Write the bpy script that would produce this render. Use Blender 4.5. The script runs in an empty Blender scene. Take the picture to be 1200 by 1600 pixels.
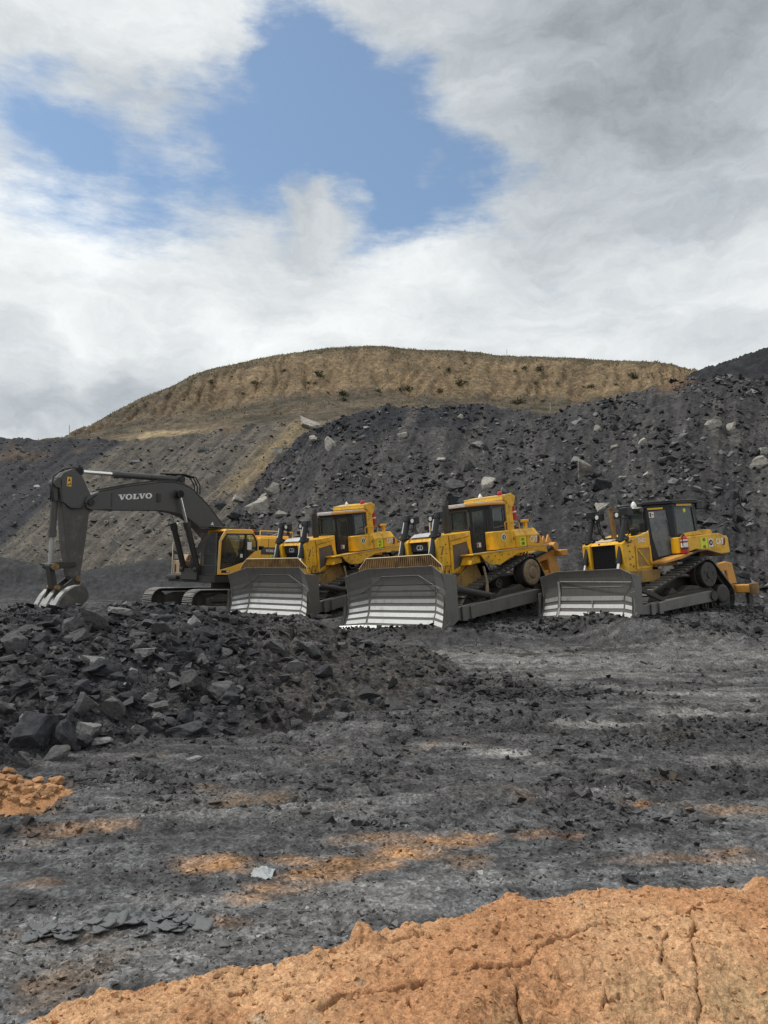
import bpy, bmesh, math, random
import numpy as np
from mathutils import Vector, Matrix, Euler
from mathutils.bvhtree import BVHTree
random.seed(7); rng = np.random.default_rng(7)
RAD = math.radians
scene = bpy.context.scene
COL = scene.collection

# ------------------------------------------------------------------ camera
EYE = 2.2; FPX = 1200.0; TILT = math.atan(80/1200)
cam_data = bpy.data.cameras.new('camera'); cam = bpy.data.objects.new('camera', cam_data); COL.objects.link(cam)
cam_data.sensor_fit = 'VERTICAL'; cam_data.sensor_height = 36; cam_data.sensor_width = 27
cam_data.lens = 36*FPX/1600; cam_data.clip_start = 0.1; cam_data.clip_end = 5000
cam.location = (0, 0, EYE); cam.rotation_euler = (math.pi/2+TILT, 0, 0)
scene.camera = cam
scene.render.engine = 'CYCLES'
scene.render.resolution_x = 768; scene.render.resolution_y = 1024
scene.view_settings.view_transform = 'Standard'; scene.view_settings.look = 'None'
scene.view_settings.gamma = 1; scene.view_settings.exposure = 0.25

def ray(px, py):
    c, s = math.cos(TILT), math.sin(TILT); a = (px-600)/FPX; b = (800-py)/FPX
    return Vector((a, c-b*s, s+b*c)).normalized()
def at_dist(px, py, y):
    d = ray(px, py); return Vector((0, 0, EYE))+d*(y/d.y)
def at_z(px, py, z):
    d = ray(px, py); return Vector((0, 0, EYE))+d*((z-EYE)/d.z)

# ------------------------------------------------------------------ node helpers
class NT:
    def __init__(s, tree): s.t = tree; s.n = tree.nodes; s.l = tree.links
    def node(s, typ, **kw):
        n = s.n.new(typ)
        for k, v in kw.items(): setattr(n, k, v)
        return n
    def put(s, sock, v):
        if v is None: return
        if isinstance(v, bpy.types.NodeSocket): s.l.new(v, sock)
        else:
            if sock.type == 'RGBA' and len(v) == 3: v = (*v, 1)
            sock.default_value = v
    def math(s, op, a, b=None, c=None, clamp=False):
        n = s.node('ShaderNodeMath', operation=op, use_clamp=clamp)
        for i, v in enumerate((a, b, c)):
            if v is not None: s.put(n.inputs[i], v)
        return n.outputs[0]
    def vmath(s, op, a, b=None, scale=None):
        n = s.node('ShaderNodeVectorMath', operation=op); s.put(n.inputs[0], a)
        if b is not None: s.put(n.inputs[1], b)
        if scale is not None: s.put(n.inputs['Scale'], scale)
        return n.outputs['Value'] if op in ('DOT_PRODUCT', 'LENGTH') else n.outputs[0]
    def noise(s, vec, scale, detail=5, rough=.55, out='Fac', dist=0):
        n = s.node('ShaderNodeTexNoise'); s.put(n.inputs['Vector'], vec); n.inputs['Scale'].default_value = scale
        n.inputs['Detail'].default_value = detail; n.inputs['Roughness'].default_value = rough; n.inputs['Distortion'].default_value = dist
        return n.outputs[out]
    def voro(s, vec, scale, feature='F1', out='Distance', rand=1):
        n = s.node('ShaderNodeTexVoronoi', feature=feature); s.put(n.inputs['Vector'], vec); n.inputs['Scale'].default_value = scale
        n.inputs['Randomness'].default_value = rand
        return n.outputs[out]
    def smooth(s, v, a, b, lo=0., hi=1., typ='SMOOTHSTEP'):
        n = s.node('ShaderNodeMapRange', interpolation_type=typ); s.put(n.inputs[0], v)
        for i, q in zip((1, 2, 3, 4), (a, b, lo, hi)): n.inputs[i].default_value = q
        return n.outputs[0]
    def mix(s, f, a, b, mode='MIX'):
        n = s.node('ShaderNodeMix', data_type='RGBA', blend_type=mode)
        s.put(n.inputs[0], f); s.put(n.inputs[6], a); s.put(n.inputs[7], b)
        return n.outputs[2]
    def scale3(s, v, k):
        n = s.node('ShaderNodeVectorMath', operation='MULTIPLY'); s.put(n.inputs[0], v); n.inputs[1].default_value = k
        return n.outputs[0]

# ------------------------------------------------------------------ sky
world = bpy.data.worlds.new('World'); scene.world = world; world.use_nodes = True
SUN_DIR = Vector((-0.52, 0.10, 0.85)).normalized()
W = NT(world.node_tree); W.n.clear()
sky = W.node('ShaderNodeTexSky', sky_type='NISHITA', sun_disc=False)
sky.sun_elevation = math.asin(SUN_DIR.z); sky.sun_rotation = math.atan2(SUN_DIR.x, SUN_DIR.y)
sky.air_density = 1.0; sky.dust_density = 1.2; sky.ozone_density = 1.5
tc = W.node('ShaderNodeTexCoord').outputs['Generated']
d0 = W.vmath('NORMALIZE', tc)
# uneven edges: the direction is stirred by noise before it meets the cloud gap
stir = W.vmath('SUBTRACT', W.noise(W.scale3(d0, (1, 1, 1.7)), 5.5, 7, .58, 'Color'), (.5, .5, .5))
dw = W.vmath('NORMALIZE', W.vmath('ADD', d0, W.vmath('SCALE', stir, scale=.15)))
def blob(vec, px, py, r, soft, amt):
    dot = W.vmath('DOT_PRODUCT', vec, tuple(ray(px, py)))
    a0 = math.cos(math.atan(r*(1+soft)/FPX)); a1 = math.cos(math.atan(r*max(.02, 1-soft)/FPX))
    return W.math('MULTIPLY', W.smooth(dot, a0, a1), amt)
def total(lst):
    v = lst[0]
    for q in lst[1:]: v = W.math('ADD', v, q)
    return v
gap = total([blob(dw, *b) for b in [(485, 105, 70, .7, .62), (565, 165, 90, .6, .66), (620, 240, 105, .6, .70), (500, 225, 100, .7, .62), (690, 290, 75, .6, .55), (765, 290, 48, .7, .42),
             (405, 190, 75, .8, .5), (320, 245, 85, .9, .46), (230, 290, 75, .95, .30), (120, 315, 75, .95, .42), (95, 155, 52, .9, .46), (25, 215, 65, .95, .40), (440, 55, 42, .8, .42), (600, 345, 40, .8, .25), (490, 318, 40, .6, -.45), (545, 322, 34, .6, -.4)]])
streak = W.noise(W.scale3(d0, (1.0, 1.0, 3.4)), 6.5, 10, .66)
cover_n = W.noise(W.scale3(d0, (1, 1, 2.2)), 1.6, 3, .5)
cover = W.smooth(cover_n, .27, .40)
thick = W.math('SUBTRACT', W.math('ADD', cover, W.math('MULTIPLY', W.math('SUBTRACT', streak, .5), 2.3)), W.math('MULTIPLY', gap, 1.0))
alpha = W.smooth(thick, -.22, .86)
# cloud brightness: billows, sheets, and a few heavier grey banks
bil = W.noise(W.scale3(dw, (1, 1, 3.0)), 3.2, 7, .52)
fine = W.noise(W.scale3(dw, (1, 1, 2.2)), 9, 10, .66)
grey = total([blob(dw, *b) for b in [(930, 10, 230, .95, .22), (1160, 40, 190, .95, .06), (515, 318, 60, .8, .09), (470, 410, 70, .9, .06), (55, 430, 90, .9, -.12), (150, 490, 70, .9, -.10), (700, 480, 200, .9, -.05), (90, 585, 110, .6, .14), (230, 600, 70, .9, .08),
              (1000, 480, 190, .95, .03), (850, 440, 40, .9, .05)]])
br = W.math('ADD', W.smooth(bil, .28, .72, .58, .80, 'LINEAR'), W.math('MULTIPLY', W.math('SUBTRACT', fine, .5), .46))
br = W.math('MAXIMUM', W.math('SUBTRACT', br, grey), .22)
tint = W.mix(W.smooth(br, .3, .8), (.86, .95, 1.03), (.955, .99, 1.0))
cmb = W.node('ShaderNodeCombineColor'); [W.put(cmb.inputs[i], br) for i in range(3)]
cl = W.mix(1.0, tint, cmb.outputs[0], 'MULTIPLY')
SKY_K = 0.10
cl10 = W.vmath('SCALE', cl, scale=1.0/SKY_K)
skyc = W.mix(1.0, sky.outputs[0], (.80, 1.02, 1.12), 'MULTIPLY')
skyc = W.mix(.14, skyc, (6.0, 6.4, 6.6))
bgcol = W.mix(alpha, skyc, cl10)
bg = W.node('ShaderNodeBackground'); W.put(bg.inputs[0], bgcol); bg.inputs[1].default_value = SKY_K
W.l.new(bg.outputs[0], W.node('ShaderNodeOutputWorld').inputs[0])
# ------------------------------------------------------------------ sun behind thin cloud
sd = bpy.data.lights.new('sun', 'SUN'); sd.energy = 2.4; sd.angle = RAD(6); sd.color = (1, .96, .9)
so = bpy.data.objects.new('sun', sd); COL.objects.link(so)
so.rotation_euler = (-SUN_DIR).to_track_quat('-Z', 'Y').to_euler(); so.location = (-20, 4, 60)

# ------------------------------------------------------------------ materials
def material(name): 
    m = bpy.data.materials.new(name); m.use_nodes = True
    t = NT(m.node_tree); b = m.node_tree.nodes['Principled BSDF']
    return m, t, b
def bump(t, b, h, strength=.5, dist=.02):
    n = t.node('ShaderNodeBump'); t.put(n.inputs['Height'], h); n.inputs['Strength'].default_value = strength; n.inputs['Distance'].default_value = dist
    t.l.new(n.outputs[0], b.inputs['Normal'])
def earth(name, scales=(3, 22), var=.55, bs=.6, bd=.04, rough=.95, cell=None, spec=.25, grain=None):
    """soil and broken rock: colour comes from the mesh attribute Col, grain from noise and small cells"""
    m, t, b = material(name)
    col = t.node('ShaderNodeAttribute', attribute_name='Col').outputs['Color']
    oc = t.node('ShaderNodeTexCoord').outputs['Object']
    n1 = t.noise(oc, scales[0], 6, .62); n2 = t.noise(oc, scales[1], 3, .55)
    v = t.math('ADD', t.smooth(n1, .3, .7, 1-var, 1+var, 'LINEAR'), t.smooth(n2, .3, .7, -var*.7, var*.7, 'LINEAR'))
    h = t.math('ADD', t.math('MULTIPLY', n1, 1.2), n2)
    if cell:
        dv = t.vmath('ADD', oc, t.vmath('SCALE', t.noise(oc, cell*.8, 3, .5, 'Color'), scale=.6/cell))
        rc = t.voro(t.scale3(dv, (1, 1, 1.5)), cell, out='Color'); sep = t.node('ShaderNodeSeparateColor'); t.put(sep.inputs[0], rc)
        v = t.math('MULTIPLY', v, t.smooth(sep.outputs[0], .6, 1, .93, 1.4))
        h = t.math('ADD', h, t.math('MULTIPLY', t.voro(t.scale3(dv, (1, 1, 1.5)), cell), -1.2))
    for g, lo, hi in grain or ():
        sep = t.node('ShaderNodeSeparateColor'); t.put(sep.inputs[0], t.voro(t.scale3(oc, (1, 1.25, 1)), g, out='Color'))
        v = t.math('MULTIPLY', v, t.smooth(sep.outputs[1], 0, 1, lo, hi, 'LINEAR'))
    v = t.math('MAXIMUM', v, .12)
    c = t.node('ShaderNodeCombineColor'); [t.put(c.inputs[i], v) for i in range(3)]
    t.put(b.inputs['Base Color'], t.mix(1, col, c.outputs[0], 'MULTIPLY'))
    b.inputs['Roughness'].default_value = rough; b.inputs['Specular IOR Level'].default_value = spec
    bump(t, b, h, bs, bd)
    return m
def stone(name, c0, c1, scale=3.5):
    m, t, b = material(name)
    oc = t.node('ShaderNodeTexCoord').outputs['Object']; oi = t.node('ShaderNodeObjectInfo').outputs['Random']
    v = t.vmath('ADD', oc, t.vmath('SCALE', (7, 3, 5), scale=oi)) if False else oc
    n1 = t.noise(v, scale, 5, .58); n2 = t.noise(v, scale*8, 3, .6); n3 = t.noise(t.scale3(v, (1, 1, 5)), scale*1.5, 4, .6)
    c = t.mix(t.smooth(t.math('ADD', t.math('MULTIPLY', n1, .6), t.math('MULTIPLY', n3, .4)), .35, .65), c0, c1)
    k = t.math('MULTIPLY', t.smooth(n2, .3, .7, .75, 1.25, 'LINEAR'), t.smooth(oi, 0, 1, .7, 1.3, 'LINEAR'))
    cc = t.node('ShaderNodeCombineColor'); [t.put(cc.inputs[i], k) for i in range(3)]
    t.put(b.inputs['Base Color'], t.mix(1, c, cc.outputs[0], 'MULTIPLY'))
    b.inputs['Roughness'].default_value = .85; b.inputs['Specular IOR Level'].default_value = .3
    bump(t, b, t.math('ADD', n1, t.math('MULTIPLY', n2, .3)), .45, .008)
    return m
def coated(name, c, rough=.45, metal=0, dirt=(.10, .085, .065), amt=.5, scale=2.2, wear=None, bumpk=.12, spec=.4):
    """paint or steel with dust, splashes and rubbed places"""
    m, t, b = material(name)
    oc = t.node('ShaderNodeTexCoord').outputs['Object']
    n1 = t.noise(oc, scale, 8, .68); n2 = t.noise(oc, scale*9, 5, .7); n3 = t.noise(t.scale3(oc, (1, 1, .18)), scale*5, 4, .6)
    f = t.smooth(t.math('ADD', t.math('MULTIPLY', n1, .55), t.math('ADD', t.math('MULTIPLY', n2, .2), t.math('MULTIPLY', n3, .25))), .62-.28*amt, .72-.12*amt)
    f = t.math('MULTIPLY', f, min(1, .35+amt*.6))
    base = t.mix(t.smooth(n2, .3, .7), tuple(q*.9 for q in c), tuple(min(1, q*1.08) for q in c))
    if wear: base = t.mix(t.smooth(n1, .56, .66), base, wear)
    t.put(b.inputs['Base Color'], t.mix(f, base, dirt))
    t.put(b.inputs['Roughness'], t.math('ADD', t.math('MULTIPLY', f, .4), rough, clamp=True))
    b.inputs['Metallic'].default_value = metal; b.inputs['Specular IOR Level'].default_value = spec
    bump(t, b, t.math('ADD', n1, n2), bumpk, .02)
    return m
def plain(name, c, rough=.6, metal=0, spec=.4):
    m, t, b = material(name)
    oc = t.node('ShaderNodeTexCoord').outputs['Object']; n = t.noise(oc, 12, 5, .6)
    t.put(b.inputs['Base Color'], t.mix(t.smooth(n, .3, .7), tuple(q*.85 for q in c), c))
    b.inputs['Roughness'].default_value = rough; b.inputs['Metallic'].default_value = metal; b.inputs['Specular IOR Level'].default_value = spec
    return m
def glass(name, c, dust=.2):  # dust: diffuse share; for the pale door it paints in reflected sky
    m, t, b = material(name)
    oc = t.node('ShaderNodeTexCoord').outputs['Object']; n = t.noise(oc, 4, 6, .65)
    b.inputs['Base Color'].default_value = (*c, 1); b.inputs['Roughness'].default_value = .04
    b.inputs['Transmission Weight'].default_value = 1; b.inputs['IOR'].default_value = 1.45
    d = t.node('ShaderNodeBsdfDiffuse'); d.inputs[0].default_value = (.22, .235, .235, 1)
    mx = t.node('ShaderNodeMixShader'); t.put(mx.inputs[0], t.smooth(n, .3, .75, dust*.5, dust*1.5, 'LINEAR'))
    t.l.new(b.outputs[0], mx.inputs[1]); t.l.new(d.outputs[0], mx.inputs[2])
    t.l.new(mx.outputs[0], t.n['Material Output'].inputs[0])
    return m
M = dict(
    ground=earth('ground_soil', (3.0, 30), .42, .9, .018, grain=((14, .84, 1.18), (30, .66, 1.38), (60, .70, 1.32))),
    slope=earth('slope_rock', (.9, 8), .30, .7, .03, grain=((5, .82, 1.22), (11, .75, 1.3))),
    dump=earth('dump_rock', (.9, 8), .32, .7, .035, grain=((5, .72, 1.3), (11, .66, 1.4))),
    hillm=earth('hill_soil', (.25, 2.2), .35, .7, .12, grain=((1.6, .75, 1.25), (4, .75, 1.25))),
    pile=earth('pile_rock', (2.2, 20), .42, .9, .022, cell=9, grain=((22, .6, 1.4), (45, .6, 1.4))),
    clay=earth('orange_clay', (6, 55), .16, .9, .010, spec=.15, grain=((45, .86, 1.14), (110, .80, 1.2), (220, .8, 1.2))),
    loose=earth('loose_stone', (3, 20), .30, .5, .01),
    rock_dark=stone('rock_dark', (.014, .015, .018), (.042, .043, .048)),
    rock_mid=stone('rock_mid', (.040, .042, .045), (.095, .093, .090)),
    rock_grey=stone('rock_grey', (.10, .10, .10), (.20, .196, .188)),
    rock_pale=stone('rock_pale', (.22, .205, .18), (.38, .355, .315)),
    clod=stone('clay_clod', (.28, .145, .068), (.42, .245, .125), 9),
    yellow=coated('yellow_paint', (.74, .40, .018), .40, dirt=(.15, .095, .03), amt=.56, scale=3.2),
    yellow_x=coated('excavator_yellow', (.82, .45, .06), .38, dirt=(.30, .20, .09), amt=.25),
    yellow_dirty=coated('dirty_yellow', (.36, .215, .06), .6, dirt=(.10, .078, .05), amt=.75),
    rust=coated('rusty_guard', (.30, .175, .065), .75, dirt=(.075, .05, .032), amt=.8, scale=3),
    orange_paint=coated('ripper_orange', (.56, .27, .05), .5, dirt=(.16, .10, .05), amt=.45),
    black=coated('black_paint', (.012, .013, .015), .42, dirt=(.055, .05, .045), amt=.25),
    graphite=coated('graphite_paint', (.066, .066, .065), .42, dirt=(.095, .088, .078), amt=.35, scale=1.6),
    armsteel=coated('scuffed_arm', (.065, .063, .060), .55, dirt=(.12, .105, .09), amt=.7, scale=2.5, wear=(.15, .13, .115)),
    steel_dark=coated('dark_steel', (.055, .052, .048), .5, .5, dirt=(.075, .068, .058), amt=.5),
    moldboard=coated('moldboard_steel', (.15, .143, .132), .5, .3, dirt=(.07, .064, .057), amt=.5, scale=1.8, wear=(.19, .185, .175)),
    worn=coated('worn_steel', (.70, .70, .69), .45, .15, dirt=(.28, .27, .25), amt=.40, scale=2.2, bumpk=.05),
    worn_dull=coated('dull_worn_steel', (.36, .355, .345), .5, .3, dirt=(.10, .095, .09), amt=.5, scale=3),
    chrome=plain('chrome', (.85, .86, .87), .18, 1),
    track=coated('track_steel', (.060, .055, .050), .6, .35, dirt=(.06, .053, .045), amt=.6, wear=(.13, .125, .12)),
    track_worn=coated('polished_grouser', (.34, .33, .31), .45, .5, dirt=(.08, .072, .062), amt=.5, scale=5),
    mud=coated('caked_mud', (.075, .068, .060), .95, dirt=(.12, .11, .095), amt=.5, scale=3, bumpk=.6, spec=.1),
    hub=coated('dusty_hub', (.25, .19, .12), .7, dirt=(.10, .085, .065), amt=.6, scale=4),
    rubber=plain('hose_rubber', (.018, .018, .019), .7),
    mesh=coated('panel_mesh', (.115, .092, .075), .8, dirt=(.07, .06, .05), amt=.5, scale=5),
    grille=plain('grille_black', (.012, .012, .014), .6),
    white=plain('white_print', (.78, .78, .76), .5), darkprint=plain('dark_print', (.02, .02, .018), .6),
    lime=plain('lime_plate', (.62, .72, .03), .45), red=plain('red_paint', (.42, .03, .03), .35), redmark=plain('dark_red_print', (.16, .02, .015), .5),
    silver=plain('silver_hood', (.52, .53, .54), .4, .3), tan=plain('tan_box', (.42, .30, .20), .7),
    cream=plain('cream_trim', (.62, .52, .34), .5), lamp=plain('lamp_lens', (.65, .66, .64), .15), amber=plain('amber_decal', (.75, .42, .03), .4),
    seat=plain('seat_cloth', (.02, .02, .022), .9), glass=glass('cab_glass', (.42, .50, .48), .12), glass_painted_sheen=glass('painted_sheen_glass', (.5, .58, .56), .75),  # second glass: sky reflection painted in as pale diffuse colour
    leaf=coated('shrub_leaf', (.075, .075, .036), .8, dirt=(.08, .075, .04), amt=.5, scale=1), grass=plain('dry_grass', (.30, .24, .11), .9), wood=plain('pale_stake', (.5, .46, .38), .8),
    film=plain('plastic_film', (.34, .36, .36), .2), flake=coated('mud_plate', (.115, .12, .124), .75, dirt=(.15, .15, .145), amt=.4, scale=8),
)
# ------------------------------------------------------------------ numpy noise
def _h(ix, iy, seed):
    n = (ix.astype(np.int64)*374761393+iy.astype(np.int64)*668265263+seed*974634777) & 0xFFFFFFFF
    n = ((n ^ (n >> 13))*1274126177) & 0xFFFFFFFF
    return ((n ^ (n >> 16)) & 0xFFFFFF)/float(0xFFFFFF)
def pn(x, y, seed=0):
    ix = np.floor(x); iy = np.floor(y); fx = x-ix; fy = y-iy
    u = fx*fx*fx*(fx*(fx*6-15)+10); v = fy*fy*fy*(fy*(fy*6-15)+10)
    def g(dx, dy):
        a = _h(ix+dx, iy+dy, seed)*2*np.pi; return np.cos(a)*(fx-dx)+np.sin(a)*(fy-dy)
    a = g(0, 0)*(1-u)+g(1, 0)*u; b = g(0, 1)*(1-u)+g(1, 1)*u
    return (a*(1-v)+b*v)*1.5
def fbm(x, y, o=4, seed=0, gain=.5):
    s = 0; a = 1; t = 0
    for i in range(o): s = s+a*pn(x*2**i+i*17.3, y*2**i-i*9.1, seed+i); t += a; a *= gain
    return s/t
def ridge(x, y, o=4, seed=0, gain=.5):
    s = 0; a = 1; t = 0
    for i in range(o): s = s+a*(1-np.abs(pn(x*2**i+i*7.7, y*2**i+i*3.3, seed+i))*2); t += a; a *= gain
    return s/t
def sstep(a, b, x):
    t = np.clip((x-a)/(b-a), 0, 1); return t*t*(3-2*t)

# ------------------------------------------------------------------ object helpers
def tag(o, label=None, cat=None, group=None, kind=None):
    if label: o['label'] = label
    if cat: o['category'] = cat
    if group: o['group'] = group
    if kind: o['kind'] = kind
    return o
def link(name, me, mat=None, parent=None):
    o = bpy.data.objects.new(name, me); COL.objects.link(o)
    if mat is not None and me is not None and not me.materials: me.materials.append(mat)
    if parent is not None: o.parent = parent
    return o
def np_mesh(name, V, F, col=None, smooth=True):
    """V (n,3); F (m,k) all faces with k corners; col (n,3) point colours"""
    V = np.asarray(V, np.float32); F = np.asarray(F, np.int32); k = F.shape[1]
    me = bpy.data.meshes.new(name)
    me.vertices.add(len(V)); me.vertices.foreach_set('co', V.ravel())
    me.loops.add(F.size); me.loops.foreach_set('vertex_index', F.ravel())
    me.polygons.add(len(F)); me.polygons.foreach_set('loop_start', np.arange(0, F.size, k, dtype=np.int32))
    me.polygons.foreach_set('use_smooth', np.full(len(F), smooth, bool))
    me.update(calc_edges=True)
    if col is not None:
        a = me.color_attributes.new('Col', 'FLOAT_COLOR', 'POINT')
        c = np.ones((len(V), 4), np.float32); c[:, :3] = col; a.data.foreach_set('color', c.ravel())
    return me
def grid_faces(nr, nc, flip=False):
    i = np.arange(nr*nc).reshape(nr, nc)
    f = np.stack([i[:-1, :-1], i[:-1, 1:], i[1:, 1:], i[1:, :-1]], -1).reshape(-1, 4)
    return f[:, ::-1] if flip else f
def lerp(a, b, t): return a+(b-a)*t
def C3(*c): return np.array(c, float)
def blend(c, col, w): return c*(1-w[..., None])+np.asarray(col)*w[..., None]
# ================================================================== terrain
POSE = dict(EX=(-6.3, 31.41, .22, RAD(-129.4), RAD(-1.0), RAD(-.5)), D2=(2.82, 23.21, .61, RAD(-138.5), RAD(4.8), RAD(2.2)),
            D1=(-1.49, 27.68, .68, RAD(-132.1), RAD(6.5), RAD(.5)), D6=(7.76, 21.99, .73, RAD(-148.9), RAD(3.2), RAD(2.6)))
def pose_matrix(k):
    p = POSE[k]; return Matrix.Translation(p[:3]) @ Euler((p[5], p[4], p[3])).to_matrix().to_4x4()
def base_z(x, y):
    z = np.interp(y, [0, 12, 20, 26, 32, 45, 70], [0, 0, .32, .72, .85, 1.15, 1.4])
    z = z+.12*fbm(x*.12, y*.12, 3, 5)*sstep(6, 20, y)
    for k, (hx0, hx1, hy) in dict(EX=(-2.7, 2.7, 1.6), D2=(-1.9, 3.5, 1.6), D1=(-1.9, 3.5, 1.6), D6=(-1.8, 2.8, 1.5)).items():
        m = pose_matrix(k); R3 = np.array(m.to_3x3()); px, py, pz = POSE[k][:3]
        lx = R3[0, 0]*(x-px)+R3[1, 0]*(y-py); ly = R3[0, 1]*(x-px)+R3[1, 1]*(y-py)
        pl = pz+(-R3[0, 2]*(x-px)-R3[1, 2]*(y-py))/R3[2, 2]+(.09 if k == 'D6' else .02)
        ex = np.maximum(np.maximum(hx0-lx, lx-hx1), 0); ey = np.maximum(np.abs(ly)-hy, 0)
        w = np.exp(-(ex**2+ey**2)/.9)
        z = z*(1-w)+pl*w
    # low dark heaps behind the excavator and beyond the pile
    for px, d, h, sx, sy in [(225, 41, .95, 3.6, 1.8), (300, 40, .7, 2.5, 1.5), (15, 36, .95, 4, 2), (-90, 38, 1.2, 5, 3), (150, 44, .5, 3, 2)]:
        cx = (px-600)/FPX*d; z = z+h*np.exp(-((x-cx)/sx)**2-((y-d)/sy)**2)
    return z
RUTS = [(-1, 13.9, 14, 16.2), (-1, 14.5, 14, 16.8), (0, 16.6, 14, 17.4), (0, 17.2, 14, 18.0), (-2, 11.2, 10, 14.6), (-2, 11.8, 10, 15.2), (-4.5, 6.2, 9, 8.6), (-4.5, 6.75, 9, 9.15), (1, 9.2, 8, 10.3), (1, 9.8, 8, 10.9)]
def rut_w(x, y):
    w = np.zeros_like(x); bend = .35*fbm(x*.25, y*.25, 2, 15)
    for x0, y0, x1, y1 in RUTS:
        L = math.hypot(x1-x0, y1-y0); ux, uy = (x1-x0)/L, (y1-y0)/L; s = (x-x0)*ux+(y-y0)*uy; q = -(x-x0)*uy+(y-y0)*ux+bend
        w = np.maximum(w, np.exp(-(q/.13)**2)*sstep(0, 1.5, s)*sstep(L, L-1.5, s)*(.6+.4*np.abs(np.sin(s*12))))
    return w*sstep(-.35, .15, fbm(x*.35, y*.5, 3, 16))
def ground_z(x, y):
    near = 1-sstep(9, 18, y)
    z = base_z(x, y)
    und = fbm(x*.35+3, y*.9, 4, 11)                       # long low waves left by blades and tracks
    z = z+und*(.05+.05*(1-near))
    z = z+.055*np.maximum(ridge(x*.8, y*2.2, 4, 21)-.35, 0)*(.35+.65*sstep(6.5, 11, y))
    z = z+.034*fbm(x*3.1, y*4.5, 4, 31)+.016*ridge(x*7, y*8, 3, 35)+.010*fbm(x*14, y*15, 3, 41)
    z = z+sstep(28, 33, y)*(.16*fbm(x*.9, y*.9, 4, 45)+.12*ridge(x*2, y*2, 3, 47))
    lump = np.maximum(fbm(x*1.3, y*1.6, 2, 51)-.05, 0)
    z = z+lump*.18*np.maximum(ridge(x*4, y*4.4, 3, 61)-.2, 0)*sstep(6, 9, y)
    # churned rut bands running away to the right
    for (x0, y0, x1, y1, wd) in [(.4, 6.6, 3.2, 8.6, .36), (1.2, 6.3, 4.6, 8.2, .36), (2.6, 6.0, 7.0, 7.4, .36), (-1.5, 9.8, 9, 12.6, .5), (1.0, 15.2, 12, 16.8, .5), (.5, 17.2, 12, 18.6, .5)]:
        L = math.hypot(x1-x0, y1-y0); ux, uy = (x1-x0)/L, (y1-y0)/L
        s = (x-x0)*ux+(y-y0)*uy; q = -(x-x0)*uy+(y-y0)*ux
        w = np.exp(-(q/wd)**2)*sstep(-.8, .5, s)*sstep(.8, -.5, s-L)
        z = z+w*(.05*np.abs(np.sin(s*9+1.2*fbm(s*.8, q, 2, 3)))*np.exp(-(q/(wd*.7))**4)+.06*ridge(s*1.2, q*4, 3, 9)-.07)
    # mud heaped against the blade edges
    for (cx, cy, h, sx) in [(-.2, 20.2, .16, 1.9), (5.0, 20.0, .18, 1.6), (7.6, 18.9, .16, 2.6), (2.2, 19.2, .14, 1.6), (10.5, 20.0, .22, 2.0)]:
        z = z+h*np.exp(-((x-cx)/sx)**2-((y-cy)/.55)**2)*(.6+.9*ridge(x*2.3, y*2.3, 3, 77))
    rw = rut_w(x, y); z = z-.07*rw
    dk = spots(x, y, DARK, 91)
    z = z+dk*(.02+.10*np.maximum(ridge(x*3.2, y*4.2, 4, 93)-.25, 0)+.05*fbm(x*6, y*7, 3, 95))
    return z
ORANGE = [(335, 1355, 62, 18, .85), (385, 1408, 40, 8, .5), (430, 1393, 55, 9, .6), (495, 1372, 65, 12, .75), (560, 1350, 70, 14, .85), (630, 1331, 70, 14, .9), (695, 1314, 60, 11, .85), (745, 1304, 40, 8, .7), (470, 1345, 60, 9, .5), (600, 1310, 60, 9, .4),
          (90, 1292, 60, 8, .4), (170, 1288, 40, 6, .4), (1005, 1250, 34, 7, .8), (1150, 1266, 70, 8, .3), (860, 1302, 60, 8, .35), (1060, 1345, 120, 9, .35), (1150, 1335, 60, 8, .35), (60, 1385, 40, 9, .25), (30, 1258, 60, 16, .6), (320, 1440, 70, 6, .35)]
PALE = [(860, 1030, 300, 20, .55), (1120, 1022, 150, 16, .5), (690, 1022, 90, 10, .45), (920, 1124, 75, 6, 1.5), (780, 1181, 50, 7, 1.5), (850, 1196, 40, 4, 1.4), (690, 1168, 60, 5, .8), (1070, 1106, 60, 5, .9), (1010, 1140, 50, 5, .9), (960, 1210, 45, 6, .7),
        (400, 1262, 260, 24, .42), (700, 1240, 160, 12, .25), (560, 1390, 170, 16, .5), (330, 1412, 120, 16, .45), (150, 1500, 320, 50, .45), (420, 1450, 140, 30, .45), (560, 1425, 160, 16, .4), (760, 1375, 140, 14, .35), (1100, 1080, 130, 10, .4), (1140, 1190, 80, 10, .35), (900, 1240, 120, 8, .3), (250, 1478, 120, 12, .5)]
DARK = [(700, 1075, 90, 26, .9), (790, 1078, 90, 16, .85), (880, 1082, 110, 9, .7), (760, 1120, 190, 18, .7), (1000, 1152, 200, 16, .6), (1120, 1130, 110, 12, .6), (680, 1205, 150, 14, .3), (980, 1212, 150, 10, .4), (800, 1245, 120, 14, .35), (1000, 1300, 180, 10, .3), (1150, 1200, 90, 8, .3), (560, 1190, 120, 12, .3), (820, 985, 220, 9, .8), (1080, 975, 160, 12, .8), (600, 1000, 160, 12, .7)]
def spots(x, y, lst, seed):
    w = np.zeros_like(x); wx = .35*fbm(x*1.1, y*1.6, 4, seed)
    for px, py, rx, ry, a in lst:
        p = at_z(px, py, 0 if py > 1130 else (.1 if py > 1060 else .25)); d = p.y
        rr = (((x-p.x)/(rx*d/FPX))**2+((y-p.y)/(ry*d*d/2640))**2)**.5
        w = np.maximum(w, a*sstep(1.35, .35, rr+1.1*wx))
    return w
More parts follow.
